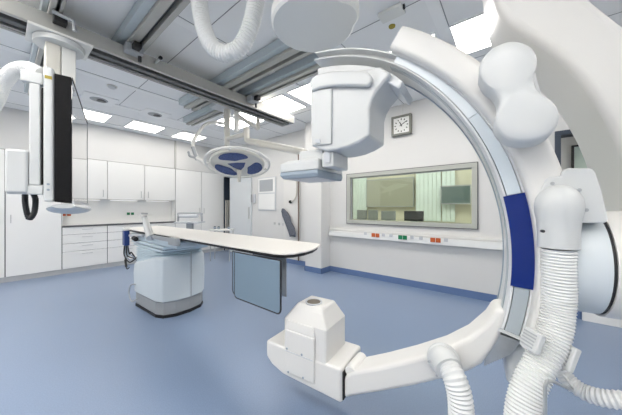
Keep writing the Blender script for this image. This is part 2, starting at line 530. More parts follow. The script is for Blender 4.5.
# vertical service strip in front of the joint with the tall cabinets
tag(MB().box(ux(4) - 0.025, ux(4) + 0.015, VW - 0.012, VW - 0.002, 2.2, CEIL - 0.005).build('cable_duct', m_alu), 'slim vertical aluminium strip running up the wall beside the upper cupboards', 'cable duct')

LB = ['drawer unit with four drawers nearest the tall cabinet, left end of the counter', 'middle drawer unit under the counter, partly behind the blue control box', 'drawer unit at the right end of the counter behind the patient table']
for i in range(3):
    u0, u1 = ux(1 + i), ux(2 + i)
    t = empty('drawer_cabinet', ((u0 + u1) / 2, VW + 0.3, 0), LB[i], 'cabinet', 'drawer cabinets under the counter')
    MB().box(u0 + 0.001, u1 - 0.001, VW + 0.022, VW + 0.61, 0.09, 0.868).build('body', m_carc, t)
    MB().box(u0 + 0.001, u1 - 0.001, VW + 0.03, VW + 0.6, 0, 0.089).build('plinth', m_plinth, t)
    for z0, z1 in ((0.092, 0.40), (0.406, 0.555), (0.561, 0.722), (0.728, 0.866)):
        d = MB().box(u0 + 0.006, u1 - 0.006, VW, VW + 0.02, z0, z1).build('drawer', m_lam, t, bevel=0.0015)
        handle(d, (u0 + u1) / 2 + 0.02, z1 - 0.05, False)
ct = empty('worktop', ((ux(1) + ux(4)) / 2, VW + 0.3, 0.87), 'long pale worktop with a dark front edge over the drawer units', 'worktop')
MB().box(ux(1) + 0.002, ux(4) - 0.002, VW + 0.0, VW + 0.612, 0.87, 0.898).build('top', m_ctop, ct)
MB().box(ux(1) + 0.002, ux(4) - 0.002, VW - 0.014, VW - 0.001, 0.87, 0.90).build('front_edge', m_counter, ct)
for x_ in (ux(1) + 0.003, ux(4) - 0.013): MB().box(x_, x_ + 0.01, VW + 0.023, VW + 0.218, 0.901, 1.409).build('end_panel', m_lam, ct)
LB = ['white upper cupboard seen past the right edge of the hanging display', 'white upper cupboard in the middle of the three over the worktop', 'white upper cupboard at the right end of the worktop']
for i in range(3):
    u0, u1 = ux(1 + i), ux(2 + i)
    t = empty('wall_cupboard', ((u0 + u1) / 2, VW + 0.3, 1.41), LB[i], 'cupboard', 'upper cupboards over the worktop')
    MB().box(u0 + 0.001, u1 - 0.001, VW + 0.022, VW + 0.61, 1.412, 2.2).build('body', m_lamc, t)
    d = MB().box(u0 + 0.006, u1 - 0.006, VW, VW + 0.02, 1.41, 2.194).build('door', m_lamc, t, bevel=0.0015)
    handle(d, u1 - 0.07 if i < 2 else u0 + 0.07, 1.53)
tag(MB().box(ux(1) + 0.002, ux(4) - 0.002, VW + 0.22, VW + 0.235, 0.90, 1.41).build('splashback', m_lamc), 'pale splashback panel between worktop and upper cupboards', 'splashback')

for i in range(3):
    t = empty('cupboard_light', ((ux(1 + i) + ux(2 + i)) / 2, VW + 0.18, 1.40), 'slim strip light under the ' + ['left', 'middle', 'right'][i] + ' upper cupboard, above the worktop', 'strip light', 'strip lights under the cupboards')
    MB().box(ux(1 + i) + 0.08, ux(2 + i) - 0.08, VW + 0.165, VW + 0.195, 1.396, 1.409).build('casing', m_lampw, t)
    MB().box(ux(1 + i) + 0.09, ux(2 + i) - 0.09, VW + 0.17, VW + 0.19, 1.391, 1.3955).build('tube', m_strip, t)
def socket(px, py, m, word, label, plane, group, w=0.055, off=0.0):
    if plane == 'v':
        c = at(px, py, v=VW + 0.22)
        o = MB().box(c.x - w / 2, c.x + w / 2, VW + 0.207, VW + 0.219, c.z - w / 2, c.z + w / 2).build(word + '_socket', m, bevel=0.003)
    else:
        c = at(px, py, u=UW - off)
        o = MB().box(UW - off - 0.012, UW - off - 0.0005, c.y - w / 2, c.y + w / 2, c.z - w / 2, c.z + w / 2).build(word + '_socket', m, bevel=0.003)
    tag(o, label, 'socket', group)
    return o
socket(63.7, 214.5, m_orange, 'orange', 'left one of the two orange sockets above the worktop, under the display', 'v', 'orange sockets')
socket(69, 214.5, m_orange, 'orange', 'right one of the two orange sockets above the worktop, under the display', 'v', 'orange sockets')
socket(128.3, 213.7, m_green, 'green', 'left one of the two green sockets above the worktop', 'v', 'green sockets')
socket(132.4, 213.7, m_green, 'green', 'right one of the two green sockets above the worktop', 'v', 'green sockets')

# ================================================================== WINDOW WALL FITTINGS
def frame(name, v0, v1, z0, z1, fw, m, u0, u1, edge=None):
    f = MB()
    f.box(u0, u1, v0, v1, z0, z0 + fw); f.box(u0, u1, v0, v1, z1 - fw, z1)
    f.box(u0, u1, v0, v0 + fw, z0 + fw, z1 - fw); f.box(u0, u1, v1 - fw, v1, z0 + fw, z1 - fw)
    o = structure(f.build(name, m, bevel=0.003))
    return o
wf = frame('window_1', W1[0], W1[1], W1[2], W1[3], 0.065, m_wframe, UW - 0.022, UW + 0.10)
f = MB()
for (a, b_, c_, d_) in ((W1[0] - 0.008, W1[1] + 0.008, W1[3], W1[3] + 0.008), (W1[0] - 0.008, W1[1] + 0.008, W1[2] - 0.008, W1[2]), (W1[0] - 0.01, W1[0], W1[2], W1[3]), (W1[1], W1[1] + 0.008, W1[2], W1[3])):
    f.box(UW - 0.024, UW - 0.001, a, b_, c_, d_)
f.build('outer_edge', m_counter, wf)
f = MB()
f.box(UW + 0.02, UW + 0.045, W1[0] + 0.066, W1[1] - 0.066, W1[3] - 0.078, W1[3] - 0.066)
f.box(UW + 0.02, UW + 0.045, W1[1] - 0.078, W1[1] - 0.066, W1[2] + 0.066, W1[3] - 0.08)
f.build('inner_seal', m_grey, wf)
MB().box(UW + 0.05, UW + 0.06, W1[0] + 0.064, W1[1] - 0.064, W1[2] + 0.064, W1[3] - 0.064).build('pane', m_glass, wf)
frame('window_2', W2[0], W2[1], W2[2], W2[3], 0.05, m_darkblue, UW - 0.03, UW + 0.16)

# trunking under the window
tr = empty('wall_trunking', (UW - 0.03, 1.0, 0.70), 'long white service trunking on the wall under the big window', 'trunking')
MB().box(UW - 0.075, UW - 0.001, V0 + 0.8, 2.765, 0.70, 0.795).build('channel', m_lam, tr, bevel=0.004)
MB().box(UW - 0.055, UW - 0.001, V0 + 0.8, 2.765, 0.797, 0.835).build('upper_lid', m_wall, tr, bevel=0.008)
for px, nm, m_, lab in ((373.5, 'orange', m_orange, 'left socket of the left orange pair on the white wall trunking'), (377.6, 'orange', m_orange, 'right socket of the left orange pair on the white wall trunking'),
                        (400.4, 'green', m_green, 'left one of the green pair on the white wall trunking'), (405, 'green', m_green, 'right one of the green pair on the white wall trunking'),
                        (432.8, 'orange', m_orange, 'left socket of the right orange pair on the white wall trunking'), (438.3, 'orange', m_orange, 'right socket of the right orange pair on the white wall trunking')):
    socket(px, 235.0 + (px - 373) * 0.082, m_, nm, lab, 'u', nm + ' sockets on the trunking', 0.064, 0.075)
for i, px in enumerate((365.5, 383.5, 391, 412, 421, 446)):
    socket(px, 234.0 + (px - 373) * 0.082, m_lgrey, 'white', 'flush white socket on the wall trunking, number counted from the pillar: ' + ['beside the pillar end', 'just right of the left orange pair', 'just left of the green pair', 'just right of the green pair', 'just left of the right orange pair', 'right of the right orange pair'][i], 'u', 'white sockets on the trunking', 0.05, 0.075)
for o in [o for o in COL.objects if o.name.startswith('white_socket')]:
    o['label'] = 'flush white socket on the wall trunking, ' + o['label'].split(': ')[1]

# clock
ck = at(402.3, 126, u=UW)
cl = empty('wall_clock', (UW - 0.03, ck.y, ck.z), 'square wall clock in a grey frame with a white face, showing about ten past eleven', 'clock')
cs = 0.155
f = MB()
f.box(UW - 0.07, UW - 0.001, ck.y - cs, ck.y + cs, ck.z - cs, ck.z - cs + 0.028); f.box(UW - 0.07, UW - 0.001, ck.y - cs, ck.y + cs, ck.z + cs - 0.028, ck.z + cs)
f.box(UW - 0.07, UW - 0.001, ck.y - cs, ck.y - cs + 0.028, ck.z - cs + 0.028, ck.z + cs - 0.028); f.box(UW - 0.07, UW - 0.001, ck.y + cs - 0.028, ck.y + cs, ck.z - cs + 0.028, ck.z + cs - 0.028)
f.build('case', mat('clock_case', (0.20, 0.20, 0.17), 0.45), cl, bevel=0.003)
MB().box(UW - 0.045, UW - 0.002, ck.y - cs + 0.028, ck.y + cs - 0.028, ck.z - cs + 0.028, ck.z + cs - 0.028).build('face', m_face, cl)
f = MB()
YD = Vector((0, -1, 0))
def dial(a, r0, r1, wd, m=None, x=UW - 0.05):
    a = math.radians(a); dr = YD * sin(a) + UP * cos(a); sd = YD * cos(a) - UP * sin(a)
    o = Vector((x, ck.y, ck.z))
    (m or f).fbox(o, dr, sd, Vector((1, 0, 0)), (r0, r1), (-wd / 2, wd / 2), (0, 0.004))
for k in range(12): dial(k * 30, 0.085, 0.108, 0.013)
f.build('hour_marks', m_dark, cl)
f = MB(); dial(335, -0.02, 0.062, 0.014, f, UW - 0.056); f.build('hour_hand', m_dark, cl)
f = MB(); dial(60, -0.025, 0.10, 0.010, f, UW - 0.062); f.build('minute_hand', m_dark, cl)
tag(MB().box(UW - 0.014, UW - 0.001, ck.y - 0.008, ck.y + 0.008, ck.z + cs, CEIL - 0.002).build('clock_conduit', m_lampw), 'thin white cable conduit rising from the clock to the ceiling', 'conduit')

# sliding door and the dark opening beside it
structure(MB().box(UW + 0.03, UW + T + 0.55, 6.148, 6.5, -0.05, 0.0).build('floor_lobby', m_floor))
structure(MB().box(UW + T + 0.55, UW + T + 0.6, 6.0, 6.7, 0, 2.3).box(UW + T, UW + T + 0.55, 6.08, 6.147, 0, 2.3).box(UW + T, UW + T + 0.55, 6.501, 6.56, 0, 2.3).box(UW + T, UW + T + 0.6, 6.08, 6.56, 2.121, 2.2).build('wall_lobby', m_darkblue))
structure(MB().box(UW + 0.002, UW + T + 0.5, 6.485, 6.4995, 0, 2.119).build('trim_6', m_darkblue))
lb = empty('guard_rail', (UW + 0.5, 6.32, 0), 'beige upright rails standing inside the dark opening beside the sliding door', 'rail')
for du in (0.03, 0.085, 0.14): MB().box(UW + du, UW + du + 0.03, 6.44, 6.475, 0, 1.45).build('post', m_lampb, lb, bevel=0.008)
d1 = structure(MB().box(UW - 0.045, UW - 0.004, 5.19, 6.13, 0.012, 2.06).build('door_1', m_door, bevel=0.003))
MB().box(UW - 0.062, UW - 0.046, 5.25, 5.28, 0.95, 1.25).build('door_handle', m_steel, d1)
structure(MB().box(UW - 0.06, UW - 0.001, 5.17, 6.148, 2.065, 2.125).build('trim_4', m_bgrey))
structure(MB().box(UW - 0.03, UW - 0.001, 6.132, 6.148, 0.0, 2.064).build('trim_5', m_alu))

# control panel on the wall
c0, c1 = at(258.5, 177.7, u=UW), at(276.3, 211.5, u=UW)
cp = empty('wall_control_panel', (UW - 0.02, (c0.y + c1.y) / 2, 1.16), 'tall pale control panel with a grey screen on the wall right of the sliding door', 'control panel')
MB().box(UW - 0.02, UW - 0.001, c1.y, c0.y, 1.16, 1.97).build('housing', m_lgrey, cp, bevel=0.004)
MB().box(UW - 0.028, UW - 0.021, c1.y + 0.03, c0.y - 0.03, 1.19, 1.57).build('lower_panel', m_lam, cp, bevel=0.003)
MB().box(UW - 0.028, UW - 0.021, c1.y + 0.02, c0.y - 0.02, 1.59, 1.95).build('screen_frame', m_lam, cp, bevel=0.003)
MB().box(UW - 0.034, UW - 0.029, c1.y + 0.09, c0.y - 0.08, 1.63, 1.91).build('screen', m_grey, cp)
ic = at(254.5, 198.5, u=UW)
it = empty('intercom', (UW - 0.03, ic.y, ic.z), 'small grey wall intercom handset between sliding door and control panel', 'intercom')
MB().box(UW - 0.04, UW - 0.001, ic.y - 0.06, ic.y + 0.02, ic.z - 0.11, ic.z + 0.11).build('base', m_lgrey, it, bevel=0.006)
MB().tube(cr([(UW - 0.055, ic.y + 0.05, ic.z + 0.1), (UW - 0.06, ic.y + 0.055, ic.z), (UW - 0.055, ic.y + 0.045, ic.z - 0.1)]), 0.018, 10).build('handset', m_grey, it, smooth=True)
for i, px in enumerate((274.7, 279.2, 283.5, 288)):
    socket(px, 223.4 + i * 0.5, m_steel, 'round', ['first', 'second', 'third', 'last'][i] + ' from the left of the four small grey sockets under the control panel', 'u', 'grey sockets by the alcove', 0.055)
# alcove surround, pipe, cable reel and draped apron
al = at(284.5, 180, u=UW).y
tag(MB().box(UW - 0.03, UW - 0.001, 3.56, al, 0.10, 2.05).build('wall_panel', m_cream, bevel=0.004), 'cream wall panel between the control panel and the pillar', 'wall panel')
tag(MB().tube([(UW - 0.05, 3.565, 0.1), (UW - 0.05, 3.565, 2.5)], 0.012, 8).build('copper_pipe', mat('copper', (0.15, 0.09, 0.065), 0.4, metal=0.5)), 'thin dark copper coloured pipe running up the wall beside the pillar', 'pipe')
cb_ = empty('wall_cable', (UW - 0.05, 3.75, 1.36), 'white cord looping down the cream panel to a round black plug', 'cord')
MB().tube(cr([(UW - 0.045, 3.66, 2.03), (UW - 0.05, 3.62, 1.75), (UW - 0.05, 3.63, 1.5), (UW - 0.05, 3.72, 1.39), (UW - 0.05, 3.78, 1.37)]), 0.012, 8).build('cord', m_lampb, cb_, smooth=True)
MB().lathe((UW - 0.075, 3.80, 1.365), [(0.03, 0), (0.035, 0.02), (0.03, 0.044)], axis=(1, 0, 0)).build('plug', m_dark, cb_)
# apron: draped folded cloth
def cloth(name):
    m = MB(); rings = []
    pts = [(4.00, 1.20, 0.05), (3.95, 1.13, 0.09), (3.88, 1.02, 0.12), (3.84, 0.92, 0.10), (3.78, 0.82, 0.11), (3.74, 0.70, 0.10), (3.73, 0.62, 0.08)]
    for i, (v, z, w_) in enumerate(pts):
        r = []
        for j in range(14):
            a = 2 * PI * j / 14
            k = 1 + 0.25 * sin(3 * a + i)
            r.append((UW - 0.075 + 0.028 * sin(a) * k, v + w_ * cos(a) * k, z + 0.02 * sin(2 * a + i)))
        rings.append(r)
    m.loft(rings)
    return m.build(name, m_cloth, smooth=True)
tag(cloth('draped_apron'), 'dark grey apron hanging crumpled on the cream wall panel beside the pillar', 'apron')

# ================================================================== CONTROL ROOM BEHIND THE WINDOWS
XB = UW + T + 2.6
structure(MB().box(XB, XB + 0.1, -2.7, 5.0, 0, CEIL).build('wall_control', m_ctrl))
structure(MB().box(UW + T, XB, -2.7, 5.0, -0.1, 0).build('floor_control', m_desk))
structure(MB().box(UW + T, XB, 4.9, 5.0, 0, CEIL).build('wall_control_left', m_ctrl))
structure(MB().box(UW + T, XB, -2.8, -2.7, 0, CEIL).build('wall_control_right', m_ctrl))
for i, v in enumerate((-1.2, 0.6, 2.2, 3.8)):
    p = empty('control_room_light', (5.5, v, CEIL - 0.01), 'ceiling light of the control room beyond the window', 'ceiling light', 'control room lights')
    MB().box(5.2, 5.8, v - 0.4, v + 0.4, CEIL - 0.012, CEIL - 0.002).build('diffuser', m_cpanel, p)
def blind(px0, px1, lab, xx=XB - 0.06):
    a, b_ = at(px0, 200, u=xx).y, at(px1, 200, u=xx).y
    n = max(3, int(abs(a - b_) / 0.09)); m = MB()
    for i in range(n):
        v = b_ + (a - b_) * i / n
        m.box(xx - 0.02, xx, v, v + abs(a - b_) / n * 0.92, 0.9, CEIL - 0.004)
    return tag(m.build('vertical_blind', m_cyan), lab, 'blind', 'blinds in the control room')
blind(349, 367, 'pale cyan vertical blind at the left end behind the big window')
blind(416, 441, 'pale cyan vertical blind in the middle behind the big window')
blind(442, 455, 'pale cyan vertical blind behind the dark wall screen in the control room')
def wallrect(name, px0, px1, py0, py1, xx, m, lab, cat, th=0.03):
    a, b_ = at(px0, py0, u=xx), at(px1, py1, u=xx)
    o = empty(name, (xx, (a.y + b_.y) / 2, b_.z), lab, cat)
    MB().box(xx, xx + th, b_.y, a.y, b_.z, a.z).build('panel', m, o)
    f = MB()
    f.box(xx - 0.01, xx + th, b_.y - 0.02, a.y + 0.02, a.z, a.z + 0.025); f.box(xx - 0.01, xx + th, b_.y - 0.02, a.y + 0.02, b_.z - 0.025, b_.z)
    f.box(xx - 0.01, xx + th, a.y, a.y + 0.02, b_.z, a.z); f.box(xx - 0.01, xx + th, b_.y - 0.02, b_.y, b_.z, a.z)
    f.build('frame', m_grey, o)
    return o
wallrect('reflection_board', 367, 413, 181, 206, XB - 0.10, m_board, 'large grey board standing in for a reflection in the big window', 'board')  # solid panel in place of a reflection in the glass
wallrect('wall_screen', 441.5, 470, 187, 203, XB - 0.18, mat('dim_screen', (0.10, 0.15, 0.15), 0.2), 'dark wall screen in the control room at the right side of the window', 'screen')
dk = empty('control_desk', (UW + 0.6, 1.4, 0), 'long pale control desk behind the big window', 'desk')
MB().box(UW + T + 0.1, UW + T + 0.9, -0.6, 3.2, 0.92, 0.95).build('desktop', m_desk, dk, bevel=0.004)
for v in (-0.5, 1.2, 3.1): MB().box(UW + T + 0.15, UW + T + 0.85, v - 0.02, v + 0.02, 0, 0.919).build('panel_leg', m_lampw, dk)
for i, (px0, px1, top, lab) in enumerate(((357, 366, 210, 'leftmost low monitor on the control desk'), (368, 377, 210, 'second low monitor from the left on the control desk'), (381, 395, 211, 'wide low monitor on the control desk left of centre'), (404, 423, 211, 'dark monitor on the control desk right of centre'))):
    xx = UW + T + 0.35
    a, b_ = at(px0, top, u=xx), at(px1, top, u=xx)
    o = empty('desk_monitor', (xx, (a.y + b_.y) / 2, 0.951), lab, 'monitor', 'monitors on the control desk')
    MB().box(xx, xx + 0.05, b_.y, a.y, 1.0, a.z).build('casing', m_dark if i > 2 else m_grey, o, bevel=0.005)
    MB().box(xx + 0.051, xx + 0.058, b_.y + 0.02, a.y - 0.02, 1.02, a.z - 0.02).build('screen', m_dark, o)
    MB().box(xx + 0.005, xx + 0.045, (a.y + b_.y) / 2 - 0.05, (a.y + b_.y) / 2 + 0.05, 0.951, 0.999).build('stand', m_grey, o)
a = at(575, 147, u=XB - 0.9)
o = empty('framed_pane', (UW + T + 0.9, -1.0, 1.4), 'black framed pale green pane seen behind the wrist joint of the robot arm', 'pane')
a = at(574, 147, u=UW + 0.35)
MB().box(UW + 0.35, UW + 0.37, a.y - 0.5, a.y, 1.2, a.z).build('pane', mat('pale_green', (0.55, 0.66, 0.58), 0.4), o)
f = MB(); f.box(UW + 0.34, UW + 0.38, a.y - 0.52, a.y + 0.02, a.z, a.z + 0.02); f.box(UW + 0.34, UW + 0.38, a.y, a.y + 0.02, 1.2, a.z); f.box(UW + 0.34, UW + 0.38, a.y - 0.52, a.y + 0.02, 1.18, 1.2); f.build('frame', m_dark, o)
structure(MB().box(UW + 0.385, UW + 0.40, -1.6, W2[1] + 0.1, 0.9, CEIL).build('wall_niche', m_wall))

# ================================================================== PATIENT TABLE
ZT = 0.95
tb = empty('patient_table', (1.37, 3.38, 0), 'long cream patient table with rounded head end on a pale blue and grey pedestal', 'patient table')
def topoutline(inset=0.0):
    base = [(1.093, 4.35), (1.093, 3.0), (1.093, 1.6), (1.094, 1.32), (1.10, 1.19), (1.125, 1.12), (1.18, 1.085), (1.28, 1.075), (1.40, 1.095), (1.53, 1.15), (1.60, 1.195), (1.613, 1.235), (1.613, 1.6), (1.613, 3.0), (1.613, 4.35)]
    cx = 1.353
    out = []
    for x, y in base:
        yy = y + inset if y < 1.25 else (y - inset if y > 4 else y)
        out.append((cx + (x - cx) * (1 - inset / 0.26), yy))
    return out
tp = topoutline()
MB().prism([(x, y, ZT - 0.012) for x, y in tp], (0, 0, 0.012)).build('tabletop', m_top, tb, bevel=0.003)
ti = topoutline(0.012)
MB().prism([(x, y, ZT - 0.035) for x, y in ti], (0, 0, 0.0225)).build('underside_edge', m_dark, tb, bevel=0.008)
MB().box(1.075, 1.10, 2.66, 3.35, ZT - 0.062, ZT - 0.022).build('side_rail', m_grey, tb, bevel=0.004)
MB().box(1.055, 1.105, 2.52, 2.70, ZT - 0.085, ZT - 0.01).build('rail_clamp', m_grey, tb, bevel=0.01)
MB().box(1.605, 1.63, 2.4, 3.6, ZT - 0.055, ZT - 0.02).build('side_rail', m_grey, tb, bevel=0.004)
# carriage under the top, stepped plates, bellows
MB().box(1.10, 1.62, 2.62, 4.0, ZT - 0.13, ZT - 0.051).build('carriage', m_pale, tb, bevel=0.02, seg=3)
MB().box(1.09, 1.64, 2.90, 3.92, ZT - 0.165, ZT - 0.131).build('tilt_plate', m_pale, tb, bevel=0.012, seg=3)
MB().box(1.12, 1.62, 2.93, 3.88, ZT - 0.176, ZT - 0.166).build('spacer_plate', m_bgrey, tb)
MB().box(1.10, 1.63, 2.96, 3.90, ZT - 0.205, ZT - 0.177).build('swivel_plate', m_pale, tb, bevel=0.01, seg=3)
bl = MB()
prof = []
def foot(sc_, z, dx=0.0):
    pts = [(1.06, 3.72), (1.085, 3.12), (1.13, 3.02), (1.25, 2.965), (1.42, 2.965), (1.58, 3.02), (1.66, 3.12), (1.68, 3.72), (1.60, 3.84), (1.37, 3.88), (1.14, 3.84)]
    cx, cy = 1.37, 3.42
    return [Vector((cx + (x - cx) * sc_ + dx, cy + (y - cy) * sc_, z)) for x, y in pts]
rings = []
for i in range(9):
    z = ZT - 0.208 - 0.022 * i
    rings += [foot(0.90, z), foot(0.96, z - 0.011)]
bl.loft(rings).build('bellows', m_pale, tb)
# cover shell with a sloping top
low = foot(1.0, 0.18)
top = []
for p in foot(1.0, 0):
    t_ = min(1, max(0, (p.y - 2.96) / 0.85)); top.append(Vector((p.x, p.y, 0.665 - 0.165 * t_ ** 1.5)))
mid = [Vector((p.x + 0.01 * (1 if p.x > 1.37 else -1), p.y, 0.42)) for p in low]
inn = [Vector((1.37 + (p.x - 1.37) * 0.93, 3.42 + (p.y - 3.42) * 0.93, p.z + 0.03)) for p in top]
inn2 = [Vector((1.37 + (p.x - 1.37) * 0.7, 3.42 + (p.y - 3.42) * 0.7, p.z + 0.04)) for p in top]
MB().loft([low, mid, top, inn, inn2]).build('pedestal_cover', mat('pedestal_pale', (0.64, 0.70, 0.735), 0.35, coat=0.1), tb, smooth=True, bevel=0.012, seg=2)
sp = at(189, 270, v=2.99)
MB().box(1.413, 1.418, 2.957, 2.963, 0.19, 0.72).build('cover_seam', m_grey, tb)
MB().loft([foot(0.955, 0.03), foot(0.955, 0.185)]).build('pedestal_base', m_bgrey2, tb, bevel=0.01)
MB().loft([foot(0.965, 0.0), foot(0.965, 0.028)]).build('floor_seal', m_dark, tb)
# lead curtain under the head end
cu = empty('radiation_curtain', (1.07, 1.35, 0.9), 'blue grey radiation curtain with black piping hanging from the near table edge', 'radiation curtain')
def curtain(u, v0, v1, z0, z1, m, name, th=0.008):
    o = []
    r = 0.03
    for cy, cz, s_ in ((v1 - r, z0 + r, 270), (v0 + r, z0 + r, 180)):
        for k in range(5):
            a_ = math.radians(s_ + (90 - 22.5 * k if False else 0)) + 0
    pts = [(v0, z1), (v0, z0 + r)] + [(v0 + r - r * cos(t), z0 + r - r * sin(t)) for t in (0.4, 0.8, 1.2)] + [(v0 + r, z0), (v1 - r, z0)] + [(v1 - r + r * sin(t), z0 + r - r * cos(t)) for t in (0.4, 0.8, 1.2)] + [(v1, z0 + r), (v1, z1)]
    MB().prism([(u, a, b) for a, b in pts], (th, 0, 0)).build(name, m, cu)
    MB().tube([(u + th / 2, a, b) for a, b in pts], 0.006, 8).build('piping', m_dark, cu)
curtain(1.068, 1.10, 1.575, 0.587, 0.914, m_curt, 'main_flap')
curtain(1.085, 1.54, 1.625, 0.60, 0.914, m_curt, 'rear_flap')
MB().box(1.28, 1.288, 1.26, 1.62, 0.60, 0.898).build('inner_flap', m_grey, cu, bevel=0.003)
MB().box(1.066, 1.09, 1.10, 1.60, 0.9145, 0.9148).build('hanging_bar', m_dark, cu)

# things at the foot end
def onu(px, py, u): return at(px, py, u=u)
p = onu(126, 237, 1.03)
cbx = empty('table_side_control', p, 'blue control box with white top and hanging cables at the table foot end', 'control box')
MB().box(p.x - 0.03, p.x + 0.03, p.y - 0.045, p.y + 0.045, p.z - 0.11, p.z + 0.085).build('housing', m_bluebox, cbx, bevel=0.01)
MB().box(p.x - 0.033, p.x + 0.033, p.y - 0.05, p.y + 0.05, p.z + 0.086, p.z + 0.115).build('cap', m_lampw, cbx, bevel=0.008)
for i in range(5):
    e = Vector((1.10, 3.75 + 0.0 * i, 0.60 - 0.01 * i))
    s0 = p + Vector((0.012 * (i - 2), 0.012 * (i - 2), -0.11))
    MB().tube(cr([s0, s0 + Vector((0, -0.02 * i, -0.12)), (s0 + e) / 2 + Vector((-0.02, -0.03, -0.13 + 0.035 * i)), e]), 0.008, 6).build('cable', m_bgrey if i % 2 else m_dark, cbx, smooth=True)
s0 = p + Vector((0, 0.03, -0.11))
MB().tube(cr([s0, s0 + Vector((0, 0.0, -0.2)), s0 + Vector((0, -0.06, -0.30)), s0 + Vector((0, -0.16, -0.27))]), 0.006, 6).build('cable', m_dark, cbx, smooth=True)
MB().tube([s0 + Vector((0, 0.0, -0.19)), s0 + Vector((0, -0.04, -0.28))], 0.013, 8).build('connector', m_dark, cbx)
b_ = p + Vector((0.03, 0, 0.02))
MB().tube([b_, b_ + Vector((0.03, -0.25, 0.01)), Vector((1.09, 3.5, ZT - 0.05))], 0.02, 10).build('mounting_arm', m_lgrey, cbx)
MB().tube([b_ + Vector((0.0, -0.2, -0.02)), b_ + Vector((0.0, -0.28, -0.03))], 0.028, 12).build('clamp_knob', m_dark, cbx)
q0, q1 = onu(144.5, 217, 1.10), onu(150.5, 238, 1.07)
hd = empty('arm_rest_post', q1, 'white slanted post with a thin flat plate standing on the foot end of the table', 'arm rest')
MB().tube([q0, (q0 + q1) / 2, q1], [0.03, 0.038, 0.045], 12).build('post', m_white, hd, smooth=True)
MB().box(q0.x - 0.03, q0.x + 0.03, q0.y - 0.17, q0.y + 0.17, q0.z + 0.02, q0.z + 0.03).build('plate', m_lampw, hd, bevel=0.003)
MB().box(q0.x - 0.025, q0.x + 0.025, q0.y - 0.04, q0.y + 0.04, q0.z + 0.031, q0.z + 0.05).build('lock_knob', m_grey, hd, bevel=0.005)
# cable loop at the pedestal foot
p = onu(135, 296, 1.05)
tag(MB().tube(cr([(1.09, 3.60, 0.28), (1.03, 3.72, 0.27), (1.02, 3.78, 0.16), (1.03, 3.70, 0.07), (1.08, 3.62, 0.12)]), 0.008, 6).build('cable_loop', m_grey, smooth=True), 'thin grey cable looping out at the left foot of the table pedestal', 'cable')

# equipment behind the table
p = at(190, 213, d=5.0)
tl = empty('instrument_trolley', (p.x, p.y, 0), 'grey instrument trolley with a looped handle frame standing behind the patient table', 'trolley')
hx, hy = 0.24, 0.16
xa = Vector((0.62, -0.785, 0)); ya = Vector((0.785, 0.62, 0)); o_ = Vector((p.x, p.y, 0))
MB().fbox(o_, xa, ya, UP, (-hx, hx), (-hy, hy), (0.93, 0.96)).build('tray', m_lgrey, tl, bevel=0.005)
MB().tube(cr([o_ + xa * -hx + UP * 0.96, o_ + xa * (-hx + 0.01) + UP * 1.08, o_ + xa * (-hx + 0.04) + UP * 1.12, o_ + xa * (hx - 0.04) + UP * 1.12, o_ + xa * (hx - 0.01) + UP * 1.08, o_ + xa * hx + UP * 0.96], 5), 0.02, 8).build('handle_frame', m_grey, tl, smooth=True)
MB().tube([o_ + xa * (-hx + 0.06) + UP * 1.07 - ya * 0.05, o_ + xa * (hx - 0.06) + UP * 1.07 - ya * 0.05], 0.035, 10).build('basin', m_lgrey, tl)
MB().fbox(o_, xa, ya, UP, (-0.05, 0.05), (-0.05, 0.05), (0.10, 0.929)).build('column', m_grey, tl)
MB().fbox(o_, xa, ya, UP, (-0.22, 0.22), (-0.18, 0.18), (0.05, 0.10)).build('base', m_grey, tl, bevel=0.01)
for sx_ in (-1, 1):
    for sy_ in (-1, 1):
        c = o_ + xa * 0.19 * sx_ + ya * 0.15 * sy_
        MB().lathe(c + UP * 0.028 - xa * 0.012, [(0.027, 0), (0.027, 0.024)], 14, axis=xa).build('castor', m_dark, tl)
        
p = at(222, 229, d=5.9)
o_ = Vector((p.x, p.y, 0))
st = empty('side_stand', o_, 'small white side stand between patient table and the dark door opening', 'stand')
MB().fbox(o_, xa, ya, UP, (-0.26, 0.24), (-0.16, 0.16), (p.z - 0.03, p.z)).build('top', m_lampw, st, bevel=0.005)
for sx_ in (-1, 1):
    for sy_ in (-1, 1):
        c = o_ + xa * 0.22 * sx_ + ya * 0.13 * sy_
        MB().tube([c, c + UP * (p.z - 0.031)], 0.012, 8).build('leg', m_steel, st)
for i, (dx, lab) in enumerate(((-0.17, 'small dark bottle at the left end of the white side stand'), (-0.08, 'small dark jar second from the left on the white side stand'), (0.16, 'small dark cup at the right end of the white side stand'))):
    c = o_ + xa * dx + UP * (p.z + 0.001)
    o = empty('small_jar', c, lab, 'jar', 'small jars on the side stand')
    MB().lathe(c, [(0.03, 0), (0.032, 0.045), (0.02, 0.055)], 14).build('body', m_bgrey, o, smooth=True)
    MB().lathe(c + UP * 0.0555, [(0.022, 0), (0.022, 0.012)], 14).build('lid', m_dark, o)

# ================================================================== SURGICAL LAMP
LC = at(238, 163, d=2.85)
fw = Vector((CA, SA, 0)); rt = Vector((SA, -CA, 0))
ln = (UP * -1.0 - fw * 0.33 + rt * 0.06).normalized()            # the way the lamp looks
lx = (rt - ln * rt.dot(ln)).normalized(); ly = ln.cross(lx)
lamp = empty('surgical_lamp', LC, 'round surgical lamp with blue lens fields on its underside, hanging over the table', 'surgical lamp')
def L(a, b, c_): return LC + lx * a + ly * b + ln * c_
R_ = 0.30
prof = [(0.05, -0.10), (0.16, -0.075), (0.27, -0.03), (R_, 0.0), (R_ - 0.01, 0.022), (0.26, 0.03), (0.02, 0.032)]
MB().lathe(LC, prof, 48, axis=ln, ax=lx).build('lamp_head', m_lampb, lamp, smooth=True)
